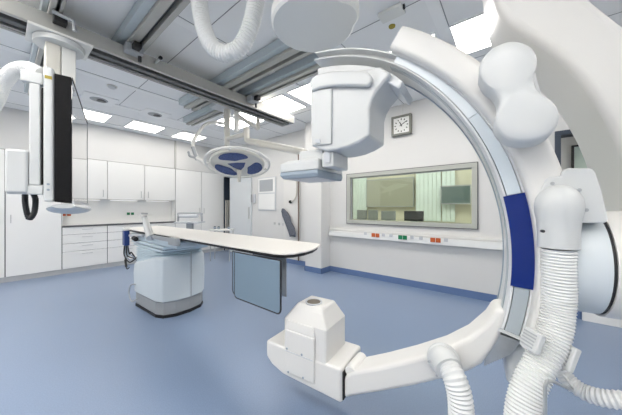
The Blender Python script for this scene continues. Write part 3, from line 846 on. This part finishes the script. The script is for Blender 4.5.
# outer rim hoop
mm = MB(); mm.tube([L((R_ + 0.05) * cos(2 * PI * i / 48), (R_ + 0.05) * sin(2 * PI * i / 48), 0.012) for i in range(49)], 0.014, 8)
mm.build('rim_hoop', m_lampw, lamp, smooth=True)
for k in range(3):
    a_ = math.radians(90 + 120 * k)
    MB().tube([L(0.28 * cos(a_), 0.28 * sin(a_), 0.005), L(0.35 * cos(a_), 0.35 * sin(a_), 0.012)], 0.012, 8).build('hoop_spoke', m_lampw, lamp)
def lens(pts):
    MB().prism([L(a, b, 0.0325) for a, b in pts], ln * 0.004).build('lens_field', m_led, lamp, bevel=0.0)
def petal(ang, r0, r1, half):
    out = []
    for k in range(25):
        t = 2 * PI * k / 24
        if k == 24: break
        rr = (r0 + r1) / 2 + (r1 - r0) / 2 * cos(t)
        aa = math.radians(ang) + math.radians(half) * sin(t) * (0.75 + 0.25 * cos(t))
        out.append((rr * cos(aa), rr * sin(aa)))
    return out
for A_ in (90, 210, 330): lens(petal(A_, 0.112, 0.278, 55))
lens([(0.115 * cos(math.radians(a)) * (1.0 if k % 2 == 0 else 0.6), 0.115 * sin(math.radians(a)) * (1.0 if k % 2 == 0 else 0.6)) for k, a in enumerate(range(30, 390, 60))])
MB().tube([L(-0.02, -0.12, 0.033), L(-0.02, -0.12, 0.06)], [0.03, 0.026], 14).build('handle_hub', m_lampb, lamp)
hb = L(-0.02, -0.12, 0.04)
MB().tube([hb, hb - UP * 0.13], [0.026, 0.018], 12).build('grip', m_lampb, lamp, smooth=True)
# yoke arm from the left edge of the head
y0 = L(-R_ - 0.04, 0, 0)
ya0 = at(197, 158, d=2.9); ya1 = at(194, 150, d=3.0); ya2 = at(194, 140, d=3.1); ya3 = at(204, 126, d=3.4); ya4 = at(214, 122.5, d=3.6); ya5 = at(227, 124, d=3.78)
MB().tube(cr([y0, ya0], 4), 0.022, 10).build('yoke', m_lampw, lamp, smooth=True)
MB().tube(cr([ya0, ya1, ya2, ya3, ya4, ya5], 8), 0.022, 10).build('drop_arm', m_lampw, lamp, smooth=True)
MB().tube([ya0 - UP * 0.02, ya0 + UP * 0.13 - lx * 0.05], 0.02, 10).build('joint_lever', m_grey, lamp)
MB().tube(cr([at(188.5, 152, d=2.92), at(190, 156, d=2.9), ya0]), 0.014, 8).build('side_grip', m_grey, lamp, smooth=True)
# spring arm to the right with its own joint post
ps = at(227, 125, d=3.78)
ma = empty('lamp_mount', (ps.x, ps.y, ps.z), 'pale ceiling mount with two jointed arms carrying the surgical lamp, below the rails', 'lamp mount')
MB().tube([Vector((ps.x, ps.y, 2.72)), ps, at(227, 146, d=3.78)], [0.05, 0.045, 0.035], 14).build('spindle', m_lampb, ma, smooth=True)
MB().lathe(at(227, 149.5, d=3.78), [(0.05, 0), (0.05, 0.02), (0.02, 0.03), (0.02, 0.06)], 14).build('end_knob', m_dark, ma)
MB().box(ps.x - 0.20, ps.x + 0.20, ps.y - 0.16, ps.y + 0.16, 2.725, 2.768).build('mounting_plate', m_lgrey, ma, bevel=0.006)
MB().tube([at(227, 139, d=3.78), at(243, 135, d=3.55), at(246, 133, d=3.5)], 0.032, 10).build('upper_arm', m_lampb, ma, smooth=True)
e0 = at(246.5, 128, d=3.5); e1 = at(247, 141, d=3.5)
MB().tube([e0, e1], 0.04, 12).build('elbow', m_lampb, ma, smooth=True)
e2 = at(253, 142, d=3.3); e3 = at(304, 152, d=2.7)
MB().tube([e1, e2, (e2 + e3) / 2, e3], [0.035, 0.045, 0.042, 0.036], 14).build('spring_arm', m_lampb, ma, smooth=True)
MB().lathe(e3 - UP * 0.03, [(0.02, 0), (0.04, 0.01), (0.04, 0.05), (0.02, 0.06)], 16).build('arm_end', m_lampb, ma)
# second bracket: white triangular frame hanging below the beam
t0, t1, t2 = at(236, 113, v=3.2), at(258, 118, v=3.2), at(258, 129, v=3.2)
tg = empty('beam_bracket', t0, 'white triangular bracket hanging below the far side of the beam near its end', 'bracket')
MB().box(t0.x - 0.02, t0.x + 0.04, 3.17, 3.23, t0.z - 0.28, t0.z + 0.10).build('upright', m_lampw, tg, bevel=0.01)
MB().tube([(t0.x, 3.2, t0.z - 0.02), (t2.x, 3.2, t2.z)], 0.03, 8).build('diagonal', m_lampb, tg)
MB().tube([(t2.x, 3.2, t2.z), (t1.x, 3.2, 2.70)], 0.03, 8).build('strut', m_lampb, tg)
MB().box(t0.x - 0.05, t1.x + 0.05, 3.14, 3.26, t0.z + 0.10, t0.z + 0.125).build('top_plate', m_lgrey, tg)

# ================================================================== HANGING DISPLAY
def cf(x, d, z): return Vector((x * SA + d * CA, -x * CA + d * SA, z))       # camera heading coordinates to room
MD = 1.62
n0 = Vector(((71.8 - 311) / 250 * MD, MD)); n1 = Vector(((87.3 - 311) / 250 * 2.50, 2.50))
dv = (n1 - n0).normalized(); nv = Vector((-dv.y, dv.x))                   # nv points left, away from the screen side
nv = nv if nv.x < 0 else -nv
WD = (n1 - n0).length
A = cf(dv.x, dv.y, 0); B = cf(nv.x, nv.y, 0); O = cf(n0.x, n0.y, 0)
ZB, ZU = 1.275, 2.085
col = at(60, 60, v=2.99)
dm = empty('hanging_display', O + A * WD / 2 + B * 0.1 + UP * ZB, 'large hanging display seen edge-on, black casing and white rear housing', 'display')
MB().fbox(O, A, B, UP, (0, WD), (0.002, 0.080), (ZB, ZU)).build('casing', m_black, dm, bevel=0.004)
MB().fbox(O, A, B, UP, (0.006, WD - 0.006), (-0.0012, 0.0015), (ZB + 0.006, ZU - 0.006)).build('screen', m_screen, dm)
MB().fbox(O, A, B, UP, (-0.0, WD), (-0.010, 0.0), (ZB - 0.012, ZB + 0.005)).build('lower_edge', m_lgrey, dm)
MB().fbox(O, A, B, UP, (0.10, WD - 0.1), (0.081, 0.15), (ZB + 0.05, ZU - 0.03)).build('rear_housing', m_white, dm, bevel=0.02, seg=3)
pz = [(-0.0, 0.0)]
rear = MB().fbox(O, A, B, UP, (0.0, 0.09), (0.081, 0.130), (ZB - 0.0, ZU + 0.035)); rear.build('corner_post', m_white, dm, bevel=0.018, seg=4)
MB().fbox(O, A, B, UP, (-0.001, 0.004), (0.090, 0.122), (ZU - 0.045, ZU - 0.025)).build('label_plate', m_brass, dm)
# loop handle beside the post
h = MB()
pts = [(0.131, ZU - 0.03), (0.20, ZU - 0.03), (0.215, ZU - 0.06), (0.215, ZB + 0.10), (0.20, ZB + 0.07), (0.131, ZB + 0.06)]
h.fbox(O, A, B, UP, (0.01, 0.06), (0.131, 0.225), (ZU - 0.085, ZU - 0.015)); h.fbox(O, A, B, UP, (0.01, 0.06), (0.143, 0.19), (ZB + 0.10, ZU - 0.085)); h.fbox(O, A, B, UP, (0.01, 0.06), (0.131, 0.28), (ZB + 0.045, ZB + 0.10))
h.build('loop_handle', m_white, dm, bevel=0.008, seg=3)
MB().fbox(O, A, B, UP, (0.05, 0.09), (0.128, 0.150), (ZB + 0.11, ZU - 0.09)).build('slot', m_dark, dm)
MB().fbox(O, A, B, UP, (-0.001, WD), (-0.004, -0.0014), (ZU - 0.010, ZU - 0.002)).build('upper_edge', m_dark, dm)
MB().fbox(O, A, B, UP, (WD - 0.012, WD), (-0.004, -0.0014), (ZB, ZU - 0.011)).build('far_edge', m_grey, dm)
MB().fbox(O, A, B, UP, (0.0, 0.14), (0.192, 0.285), (ZB + 0.05, ZB + 0.31)).build('side_box', m_white, dm, bevel=0.015, seg=3)
for z in (ZB + 0.075, ZB + 0.11): MB().lathe(O + B * 0.106 + A * -0.003 + UP * z, [(0.007, 0), (0.007, 0.003)], 12, axis=A).build('button', m_bgrey, dm)
# tray / handle under the screen
tr_ = MB(); rings = []
for i in range(13):
    t = i / 12; a_ = t * 0.62 - 0.06
    wd_ = 0.125 * math.sqrt(max(0.02, 1 - (2 * t - 0.95) ** 2 / 1.15)); hh = 0.07 * math.sqrt(max(0.03, 1 - (2 * t - 1) ** 2 / 1.2))
    cc = O + A * a_ + B * 0.03 + UP * (ZB - 0.012)
    rings.append([cc + B * wd_ * cos(k * PI / 8) * 0.9 - UP * hh * (0.5 + 0.5 * sin(k * PI / 8)) for k in range(16)])
tr_.loft(rings).build('lower_tray', m_white, dm, smooth=True)
# column down from the carriage
MB().box(col.x - 0.09, col.x - 0.002, col.y - 0.07, col.y + 0.07, 1.8, 2.655).build('column', m_lampb, dm, bevel=0.006)
MB().box(col.x + 0.002, col.x + 0.09, col.y - 0.07, col.y + 0.07, 1.8, 2.655).build('column', m_lampw, dm, bevel=0.006)
bk = O + A * WD * 0.72 + B * 0.12
MB().tube([Vector((col.x, col.y, 1.86)), Vector((bk.x, bk.y, 1.86))], 0.06, 14).build('bracket', m_lampw, dm)
cg = empty('display_carriage', (col.x, 2.99, 2.64), 'white square plate with a round bearing clipped under the beam, carrying the display column', 'carriage')
MB().box(col.x - 0.19, col.x + 0.19, 2.83, 3.15, 2.628, 2.648).build('plate', m_lampw, cg, bevel=0.004)
MB().lathe((col.x, 2.99, 2.58), [(0.12, 0.0), (0.155, 0.006), (0.16, 0.03), (0.16, 0.045)], 40).build('bearing', m_white, cg, smooth=True)
hp = [at(-90, 215, d=1.75), at(-50, 175, d=1.66), at(-25, 130, d=1.62), at(-6, 104, d=1.62), at(3, 84, d=1.62), at(14, 71, d=1.60), at(28, 68, d=1.60), at(42, 74, d=1.60)]
tag(hose(hp, 0.040, 0.016, 0.07).build('display_hose', m_hose, smooth=True), 'white corrugated hose curving into the top of the display handle at the left edge', 'hose')
kp = [at(25, 192, d=1.60), at(25.5, 205, d=1.60), at(29, 218, d=1.60), at(34, 213, d=1.60), at(35.5, 200, d=1.60), at(33, 193, d=1.6)]
tag(hose(kp, 0.016, 0.012, 0.2, 12).build('black_cable_loop', m_dark, smooth=True), 'black ribbed cable looping below the white side box of the display', 'cable')

# ================================================================== CEILING DISC AND LOOPED HOSE
zc = 2.33
dc = at(313, 28, z=zc); dc2 = at(340, 18, z=zc)
cd = empty('ceiling_disc', (dc.x, dc.y, zc), 'big white round disc with a smaller lobe hanging below the ceiling', 'ceiling mount')
def discs(z0, z1, grow):
    R1, R2 = 0.238 + grow, 0.115 + grow
    d_ = Vector((dc2.x - dc.x, dc2.y - dc.y)); base = math.atan2(d_.y, d_.x); D = 0.155
    pts = []
    c2_ = Vector((dc.x, dc.y)) + d_.normalized() * D
    # union outline of two circles
    for k in range(96):
        a_ = 2 * PI * k / 96
        u_ = Vector((cos(a_), sin(a_)))
        r1 = R1
        bq = u_.dot(c2_ - Vector((dc.x, dc.y))); cq = (c2_ - Vector((dc.x, dc.y))).length_squared - R2 * R2
        disc = bq * bq - cq
        r2 = bq + math.sqrt(disc) if disc > 0 else 0
        pts.append((dc.x + u_.x * max(r1, r2), dc.y + u_.y * max(r1, r2)))
    return pts
o0 = discs(0, 0, 0); o1 = discs(0, 0, 0.012)
MB().loft([[(x, y, zc) for x, y in o0], [(x, y, zc + 0.012) for x, y in o1], [(x, y, zc + 0.07) for x, y in o1]]).build('cover', m_lampw, cd)
MB().lathe((dc.x, dc.y, zc + 0.071), [(0.11, 0), (0.11, CEIL - zc - 0.082)], 32).build('stem', m_lampw, cd, smooth=True)
hp = [at(193, -60, d=1.75), at(196, -20, d=1.75), at(199, 0, d=1.74), at(203, 25, d=1.73), at(212, 46, d=1.72), at(226, 53.5, d=1.71), at(241, 46, d=1.69), at(251, 25, d=1.67), at(256, 0, d=1.66), at(259, -30, d=1.66), at(262, -70, d=1.66)]
tag(hose(hp, 0.057, 0.018, 0.10, 24).build('looped_hose', m_hose, smooth=True), 'thick white corrugated hose hanging in a loop from the ceiling left of the round disc', 'hose')

# ================================================================== C-ARM
ca = empty('c_arm', M(1.6, 0.1, 0) * Vector((1, 1, 0)) if False else Vector((M(1.6, 0.1, 0).x, M(1.6, 0.1, 0).y, 0)), 'large white ring-shaped x-ray C-arm with detector above, tube housing below and cream robot arm', 'c-arm')
HQ = 0.112
# ring as an I-section: outer lip, recess, inner lip
prof = [(RI, -HQ + 0.012), (RI + 0.008, -HQ), (RI + 0.016, -HQ), (RI + 0.018, -HQ + 0.045), (RO - 0.014, -HQ + 0.045), (RO - 0.012, -HQ), (RO, -HQ), (RO, HQ), (RI + 0.008, HQ), (RI, HQ - 0.012)]
arc_sweep(prof, -14, 78, 110).build('ring_arc', m_ring, ca, smooth=True)
def band(a0, a1, m, name, q=-HQ + 0.006):
    x0, x1 = (RI + 0.019, RO - 0.0145) if name != 'blue_band' else (RI + 0.006, RO - 0.001)
    qb = -HQ + 0.044 if name != 'blue_band' else -HQ - 0.001
    return arc_sweep([(x0, q), (x1, q), (x1, qb), (x0, qb)], a0, a1, 50).build(name, m, ca, smooth=False)
band(12.6, 30, m_ringb, 'track_cover', -HQ - 0.001)  # one white track, split in two tones for its reflection gradient
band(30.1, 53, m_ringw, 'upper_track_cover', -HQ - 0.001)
band(-5.0, 12.5, m_blue, 'blue_band', -HQ - 0.006)
band(-14, -5.1, m_ringg, 'lower_track_cover', -HQ - 0.001)
arc_sweep([(RI - 0.001, -0.085), (RI - 0.001, -0.045), (RI - 0.004, -0.045), (RI - 0.004, -0.085)], -14, 54, 80).build('inner_groove', m_ringg, ca)
arc_sweep([(RI - 0.004, HQ - 0.008), (RI + 0.002, HQ - 0.008), (RI + 0.002, HQ + 0.002), (RI - 0.004, HQ + 0.002)], -14, 64, 80).build('rear_seal', m_bgrey, ca)
arc_sweep([(RI, -HQ), (RO, -HQ), (RO, HQ), (RI, HQ)], -14.7, -14.05, 3).build('ring_end_cap', m_white, ca)
# carriage that holds the ring
KI, KO = 1.198, 1.308
cprof = rrect(KI, KO, -0.165, 0.165, 0.022, 4)
arc_sweep(cprof, -15, 54.5, 80, False).build('ring_carriage', m_cream, ca, smooth=True)
arc_sweep(rrect(1.10, KI - 0.001, 0.114, 0.16, 0.01, 2), -12, 52, 60).build('rear_guide', m_white, ca, smooth=True) if False else None
# outer plate to the right of the ring, behind the hose
P_ = [sz(*p, -0.12) for p in ((536, 150), (556, 150), (566, 175), (574, 200), (578, 250), (574, 300), (560, 345), (530, 345), (540, 300), (543, 250), (540, 200))]
MB().mprism(P_, -0.12, 0.12).build('carriage_plate', m_pale, ca, bevel=0.02, seg=3)

# lower arm, traced in the plane of the ring
q = -HQ
up_ = [(341, 376), (350, 372), (380, 366.5), (412, 359), (444, 349.5), (468, 338), (487, 322), (495, 310)]
dn_ = [(507, 310), (506, 322), (500, 338), (492, 351), (482, 365), (468, 372.5), (444, 379.5), (412, 387), (380, 392.5), (352, 397), (341, 398)]
P_ = [sz(*p, q) for p in up_ + dn_]
sR0 = sz(341.5, 365, -0.125)[0] + 0.0062
P_[0] = (sR0, P_[0][1]); P_[-1] = (sR0, P_[-1][1])
MB().mprism(P_, -HQ, 0.05).build('lower_arm', m_cream, ca, smooth=True, bevel=0.022, seg=4)
P_ = [sz(*p, q + 0.03) for p in ((488, 330), (521, 341), (512, 354), (484, 366))]
MB().mprism(P_, -0.085, 0.07).build('end_plate', m_steel, ca, bevel=0.003)
zh = sz(343, 371, -HQ)[1]
MB().tube([M(sR0 + 0.035, -HQ + 0.01, zh), M(sR0 + 0.045, 0.045, zh + 0.01)], 0.034, 20).build('hinge_cover', m_cream, ca, smooth=True, bevel=0.006)

# tube housing
QF = -0.125
sN = sz(326, 360, QF)[0]; sL = sN - 0.455; sR = sz(341.5, 365, QF)[0]
z_lo = 0.19 - ISO.z; z_sh = 0.365 - ISO.z; z_ue = 0.545 - ISO.z; z_tp = 0.645 - ISO.z
th = MB()
poly = [(sL, z_sh), (sL, z_lo + 0.07), (sL + 0.05, z_lo + 0.03), (sL + 0.14, z_lo), (sR, z_lo - 0.012), (sR, z_sh)]
th.mprism(poly, QF, 0.16)
th.build('tube_housing_base', m_cream, ca, bevel=0.016, seg=3)
sUL = sz(283.5, 340, QF)[0]
def rect(s0, s1, q0, q1, z): return [M(s0, q0, z), M(s1, q0, z), M(s1, q1, z), M(s0, q1, z)]
MB().loft([rect(sUL, sN, QF + 0.003, 0.13, z_sh - 0.02), rect(sUL, sN, QF + 0.003, 0.13, z_ue), rect(sUL + 0.05, sN - 0.04, QF + 0.035, 0.10, z_tp - 0.03), rect(sUL + 0.075, sN - 0.055, QF + 0.055, 0.085, z_tp)]).build('tube_housing_top', m_cream, ca, bevel=0.012, seg=3)
sC = (sUL + sN) / 2 + 0.005
MB().lathe(M(sC, -0.02, z_tp + 0.001), [(0.052, -0.004), (0.054, 0.004), (0.044, 0.005), (0.043, -0.002)], 32).build('aperture_rim', m_lgrey, ca)
MB().lathe(M(sC, -0.02, z_tp + 0.0015), [(0.042, 0), (0.042, 0.003)], 28).build('aperture', mat('aperture_brown', (0.16, 0.14, 0.11), 0.6), ca)
# raised front panels
MB().mbox(sUL + 0.02, sUL + 0.235, QF - 0.014, QF + 0.002, z_lo + 0.035, z_ue - 0.055).build('front_panel', m_cream, ca, bevel=0.008, seg=3)
MB().loft([rect(sUL + 0.02, sUL + 0.235, QF - 0.012, QF + 0.01, z_ue - 0.056), rect(sUL + 0.035, sUL + 0.22, QF - 0.004, QF + 0.03, z_ue + 0.0)]).build('front_panel', m_cream, ca, bevel=0.006)
MB().mbox(sUL + 0.025, sUL + 0.23, QF - 0.018, QF - 0.0145, z_lo + 0.17, z_lo + 0.173).build('panel_seam', m_lgrey, ca)
for s_, z_ in ((sUL + 0.04, z_lo + 0.185), (sUL + 0.15, z_lo + 0.182), (sUL + 0.05, z_lo + 0.045), (sUL + 0.16, z_lo + 0.05)):
    MB().lathe(M(s_, QF - 0.0145, z_), [(0.007, 0), (0.006, 0.003)], 10, axis=-N1).build('screw', m_bgrey, ca)
MB().mbox(sR, sR + 0.006, QF + 0.012, 0.11, z_lo + 0.004, z_sh - 0.02).build('housing_seam', m_dark, ca)
sA = sz(343.5, 370, -HQ)[0]

# detector unit above
QD = -0.165
q = QD
body = [(331, 76), (310, 80), (310, 96), (311, 146), (326, 151), (337, 149.5), (348, 146.8), (359, 142), (369, 135.5), (369.5, 120), (369.5, 108), (372, 99), (377, 90), (385, 80), (391, 73), (380, 66)]
P_ = [sz(*p, q) for p in body]
MB().mprism(P_, QD, 0.085).build('detector_carrier', m_white, ca, smooth=True, bevel=0.012, seg=3)
P_ = [sz(*p, QD - 0.012) for p in ((311, 91), (312, 145.5), (331, 143.5), (331.5, 88))]
MB().mprism(P_, QD - 0.012, QD - 0.001).build('side_panel', m_white, ca, bevel=0.004, seg=2)
P_ = [sz(*p, QD - 0.03) for p in ((309, 84), (311, 78), (318, 73.5), (333, 70.5), (352, 70), (367, 71.5), (371.5, 76), (371, 82), (367, 86), (350, 85), (333, 85.5), (320, 87.5), (311, 91))]
MB().mprism(P_, QD - 0.03, QD - 0.0005).build('top_cover', m_white, ca, smooth=True, bevel=0.01, seg=3)
P_ = [sz(*p, -0.135) for p in ((317.5, 68), (333, 65.3), (350, 64.3), (367, 65.3), (380, 68), (391, 72.5), (403, 81), (399, 89), (390, 84), (380, 77), (317.5, 79))]
MB().mprism(P_, -0.135, 0.10).build('carrier_shoulder', m_ring, ca, smooth=True, bevel=0.006, seg=2)
sB = sz(331.8, 110, QD)[0]
MB().mbox(sB, sB + 0.003, QD - 0.003, QD + 0.002, sz(331, 144, QD)[1], sz(331, 92, QD)[1]).build('panel_joint', m_bgrey, ca)
P_ = [sz(*p, QD - 0.014) for p in ((315, 139), (315.4, 143.5), (320.5, 143), (320.2, 138.8))]
MB().mprism(P_, QD - 0.018, QD - 0.0125).build('latch', m_lgrey, ca, bevel=0.002)
# detector box
QB = -0.155
s1 = sz(318, 170, QB)[0]; s0 = s1 - 0.275
zb0 = 1.415 - ISO.z; zb1 = 1.455 - ISO.z; zb2 = 1.522 - ISO.z
L_ = 0.315
MB().loft([rect(s0 + 0.015, s1 - 0.004, QB + 0.012, QB + L_ - 0.01, zb0), rect(s0, s1, QB, QB + L_, zb0 + 0.02), rect(s0 + 0.002, s1 - 0.002, QB + 0.002, QB + L_ - 0.002, zb1)]).build('detector_bumper', m_bgrey, ca, bevel=0.003, seg=2)
MB().loft([rect(s0, s1, QB, QB + L_, zb1 + 0.0005), rect(s0, s1, QB, QB + L_, zb2 - 0.015), rect(s0 + 0.05, s1 - 0.01, QB + 0.012, QB + L_ - 0.01, zb2)]).build('detector_box', m_white, ca, bevel=0.006, seg=3)
MB().mbox(s0 + 0.03, s1 - 0.025, QB + 0.03, QB + L_ - 0.03, zb0 - 0.002, zb0 - 0.0004).build('detector_face', m_lgrey, ca)
zt = sz(325, 149, QD)[1] + 0.02
MB().mbox(s1 - 0.16, s1 + 0.01, -0.12, 0.06, zb2 - 0.01, zt).build('detector_neck', m_white, ca, bevel=0.008, seg=2)
MB().mbox(s1 + 0.012, s1 + 0.085, QD + 0.03, 0.06, zb1 + 0.01, zt - 0.03).build('neck_block', m_white, ca, bevel=0.008, seg=2)
MB().mbox(s1 + 0.03, s1 + 0.07, QD + 0.02, QD + 0.029, zb1 + 0.03, zb1 + 0.10).build('neck_connector', m_lgrey, ca, bevel=0.004)

# peanut shaped joint cover
QP = -0.30
pn = [(478.8, 74), (480, 63), (486, 53), (496, 45), (508, 40.5), (520, 41), (531, 46), (537, 55), (537.5, 65), (534.5, 74), (534.5, 82), (538, 90), (544, 95.5), (553, 101), (559, 110), (559.5, 120), (555, 130), (546, 137), (534, 141), (520, 142), (507, 139), (498, 131), (495, 121), (497.5, 111), (499, 103), (497, 96), (492, 90), (484, 84)]
P_ = [Vector((*sz(*p, QP), 0)) for p in pn]
P_ = [(p.x, p.y) for p in cr(P_ + [P_[0]], 3)[:-1]]
cx_ = sum(a for a, b in P_) / len(P_); cz_ = sum(b for a, b in P_) / len(P_)
def grow(g, q_): return [M(a + (a - cx_) / math.hypot(a - cx_, b - cz_) * g, q_, b + (b - cz_) / math.hypot(a - cx_, b - cz_) * g) for a, b in P_]
MB().loft([grow(-0.04, QP - 0.006), grow(-0.012, QP - 0.003), grow(-0.003, QP + 0.003), grow(0, QP + 0.012), grow(0.002, QP + 0.09), grow(-0.012, QP + 0.105)]).build('joint_cover', m_white, ca, smooth=True)
arm = [sz(*p, QP + 0.11) for p in ((490, 70), (516, 50), (535, 70), (550, 125), (520, 135), (500, 100))]
MB().mprism(arm, QP + 0.104, -0.15).build('joint_bracket', m_white, ca, bevel=0.01)

# wrist box
QW = -0.17
P_ = [sz(*p, QW) for p in ((545, 180), (549, 176.5), (561, 176), (562, 171), (567, 168), (592, 168), (596, 172), (602, 190), (609, 220), (606, 223), (575, 223), (536, 215), (536, 200))]
MB().mprism(P_, QW, 0.05).build('wrist_box', m_white, ca, bevel=0.012, seg=3)
for px, py in ((552.5, 183.5), (579.5, 190), (586.5, 210)):
    a_, b_ = sz(px, py, QW)
    MB().lathe(M(a_, QW - 0.0005, b_), [(0.006, 0), (0.005, 0.003)], 14, axis=-N1).build('bolt', m_grey, ca)
# drum of the rotation joint
zD = sz(590, 262, 0)[1]
MB().lathe(M(1.262, 0.0, zD), [(0.17, 0), (0.182, 0.02), (0.182, 0.112)], 56, axis=E1).build('rotation_drum', m_drum, ca, smooth=True)
MB().lathe(M(1.375, 0.0, zD), [(0.182, 0), (0.182, 0.006)], 56, axis=E1).build('drum_seam', m_dark, ca)
MB().lathe(M(1.382, 0.0, zD), [(0.188, 0), (0.19, 0.15), (0.15, 0.17)], 56, axis=E1).build('arm_collar', m_cream, ca, smooth=True)
# the robot arm that arches over
QA0, QA1 = 0.0, 0.36
f_ = [(484, -60), (488, -20), (497, 8), (507, 21), (522, 32), (543, 45), (563, 60), (580, 78), (596, 100), (610, 124), (620, 146), (628, 170), (632, 200), (632, 225), (650, 240), (690, 262), (740, 300)]
b_ = [(760, 380), (780, 300), (775, 220), (755, 160), (725, 110), (690, 72), (655, 45), (622, 21), (595, 0), (575, -22), (555, -48), (530, -72), (510, -75)]
P_ = [sz(*p, QA0) for p in f_ + b_]
MB().mprism(P_, QA0, QA1).build('robot_arm', m_cream, ca, smooth=True, bevel=0.035, seg=5)
pb = M(sz(800, 300, QA0)[0] + 0.25, 0.18, 0)
MB().lathe((pb.x, pb.y, 0.0), [(0.34, 0), (0.34, 0.05), (0.24, 0.08), (0.22, 0.85), (0.15, 0.9)], 40).build('robot_base', m_cream, ca, smooth=True)

# ---- hoses on the robot
DH = 0.86
def hp_(px, py, d=DH): return at(px, py, d=d)
hc = empty('hose_gland', hp_(558, 248), 'white domed hose gland with black screws above the thick corrugated hose', 'hose gland')
pr = [(3, 185), (12, 187), (19, 191.5), (24, 198), (25.5, 205), (25, 212), (23, 220), (22, 230), (21.8, 247.5)]
k_ = DH / 250 / 1.38
MB().lathe(hp_(558, 248), [(r * k_, (248 - y) * DH / 250) for r, y in pr][::-1], 36).build('dome', m_white, hc, smooth=True)
for px in (540.5, 577):
    c = hp_(px, 231, DH - 0.05); d_ = (c - hp_(558, 231)).normalized()
    MB().lathe(hp_(558 + (px - 558) * 0.92, 231, DH - 0.03), [(0.005, 0), (0.005, 0.012)], 10, axis=Vector((-CA, -SA, 0)) + rt * (0.5 if px > 558 else -0.5)).build('screw', m_dark, hc)
tp = [hp_(558.5, 249), hp_(558.5, 280), hp_(557.5, 310), hp_(553, 337, DH - 0.01), hp_(541, 362, DH - 0.02), hp_(529, 386, DH - 0.03), hp_(523, 408, DH - 0.04), hp_(521, 430, DH - 0.05)]
tag(hose(tp, 0.048, 0.0105, 0.09, 28).build('thick_hose', m_hose, smooth=True), 'thick white corrugated hose dropping from the domed gland in front of the robot joint', 'hose')
def clip(px0, py0, px1, py1, d, lab):
    a_, b2 = hp_(px0, py0, d), hp_(px1, py1, d)
    o = empty('hose_clip', a_, lab, 'hose clip', 'hose clips')
    ax_ = (b2 - a_).normalized(); sd = ax_.cross(fw).normalized()
    MB().fbox(a_, ax_, sd, fw, (0, (b2 - a_).length), (-0.010, 0.010), (-0.012, 0.05)).build('jaw', m_white, o, bevel=0.005, seg=3)
    m = MB()
    for k in range(5): m.fbox(a_, ax_, sd, fw, ((b2 - a_).length * (0.15 + 0.16 * k), (b2 - a_).length * (0.21 + 0.16 * k)), (-0.0125, 0.0125), (0.0, 0.045))
    m.build('teeth', m_grey, o)
clip(541, 334, 534, 353, DH - 0.055, 'white clip on the upper left side of the thick corrugated hose')
clip(576, 348, 567, 371, DH - 0.055, 'white clip on the right side of the thick corrugated hose, above the wire stand')
ws = empty('wire_stand', Vector((hp_(545, 400, 0.75).x, hp_(545, 400, 0.75).y, 0)), 'bent steel wire stand holding up the thick corrugated hose', 'wire stand')
w0 = hp_(545, 386, 0.75)
MB().tube([Vector((w0.x, w0.y, 0.0)), w0, hp_(547.5, 381, 0.75), hp_(553, 381.5, 0.75), hp_(572, 390, 0.77), hp_(572, 386, 0.78), hp_(563, 374, 0.80)], 0.005, 8).build('wire', m_steel, ws, smooth=True)
MB().lathe((w0.x, w0.y, 0.001), [(0.12, 0), (0.12, 0.008), (0.02, 0.014)], 24).build('foot', m_steel, ws)
tp = [hp_(560, 370, 0.92), hp_(569, 381, 0.90), hp_(584, 392, 0.87), hp_(603, 398, 0.83), hp_(622, 400, 0.80), hp_(655, 402, 0.76), hp_(700, 405, 0.72)]
tag(hose(tp, 0.028, 0.013, 0.16, 20).build('side_hose', m_hose, smooth=True), 'thinner white corrugated hose leading from the thick hose to the right edge', 'hose')
# rounded white housing behind the hose
P_ = [sz(*p, -0.06) for p in ((508, 348), (522, 343), (536, 345), (540, 360), (524, 385), (512, 389), (507, 382), (506, 362))]
MB().mprism(P_, -0.06, 0.10).build('cable_outlet', m_white, ca, smooth=True, bevel=0.02, seg=3)
# hose from the lower arm
DL = 1.02
g = empty('arm_hose_gland', at(445, 360, d=DL), 'white elbow gland where a corrugated hose leaves the lower arm of the C-arm', 'hose gland')
tpg = cr([at(440, 357, d=DL + 0.08), at(444, 361, d=DL), at(449, 369, d=DL - 0.04)], 5)
MB().tube(tpg, 0.052, 24).build('elbow', m_white, g, smooth=True)
cpos = at(443, 359, d=DL + 0.055)
MB().lathe(cpos, [(0.064, 0.0), (0.064, 0.025), (0.056, 0.035)], 28, axis=(at(446, 364, d=DL - 0.04) - cpos)).build('flange', m_white, g, smooth=True)
for px, py in ((429, 361), (437, 375)):
    MB().lathe(at(px, py, d=DL + 0.005), [(0.006, 0), (0.005, 0.006)], 10, axis=-N1).build('screw', m_grey, g)
tp = [at(447, 364, d=DL - 0.02), at(454, 377, d=DL - 0.06), at(459, 393, d=DL - 0.08), at(461, 410, d=DL - 0.09), at(461, 432, d=DL - 0.09), at(458, 460, d=DL - 0.08)]
tag(hose(tp, 0.044, 0.013, 0.1, 24).build('arm_hose', m_hose, smooth=True), 'white corrugated hose hanging from the lower arm of the C-arm to the floor', 'hose')
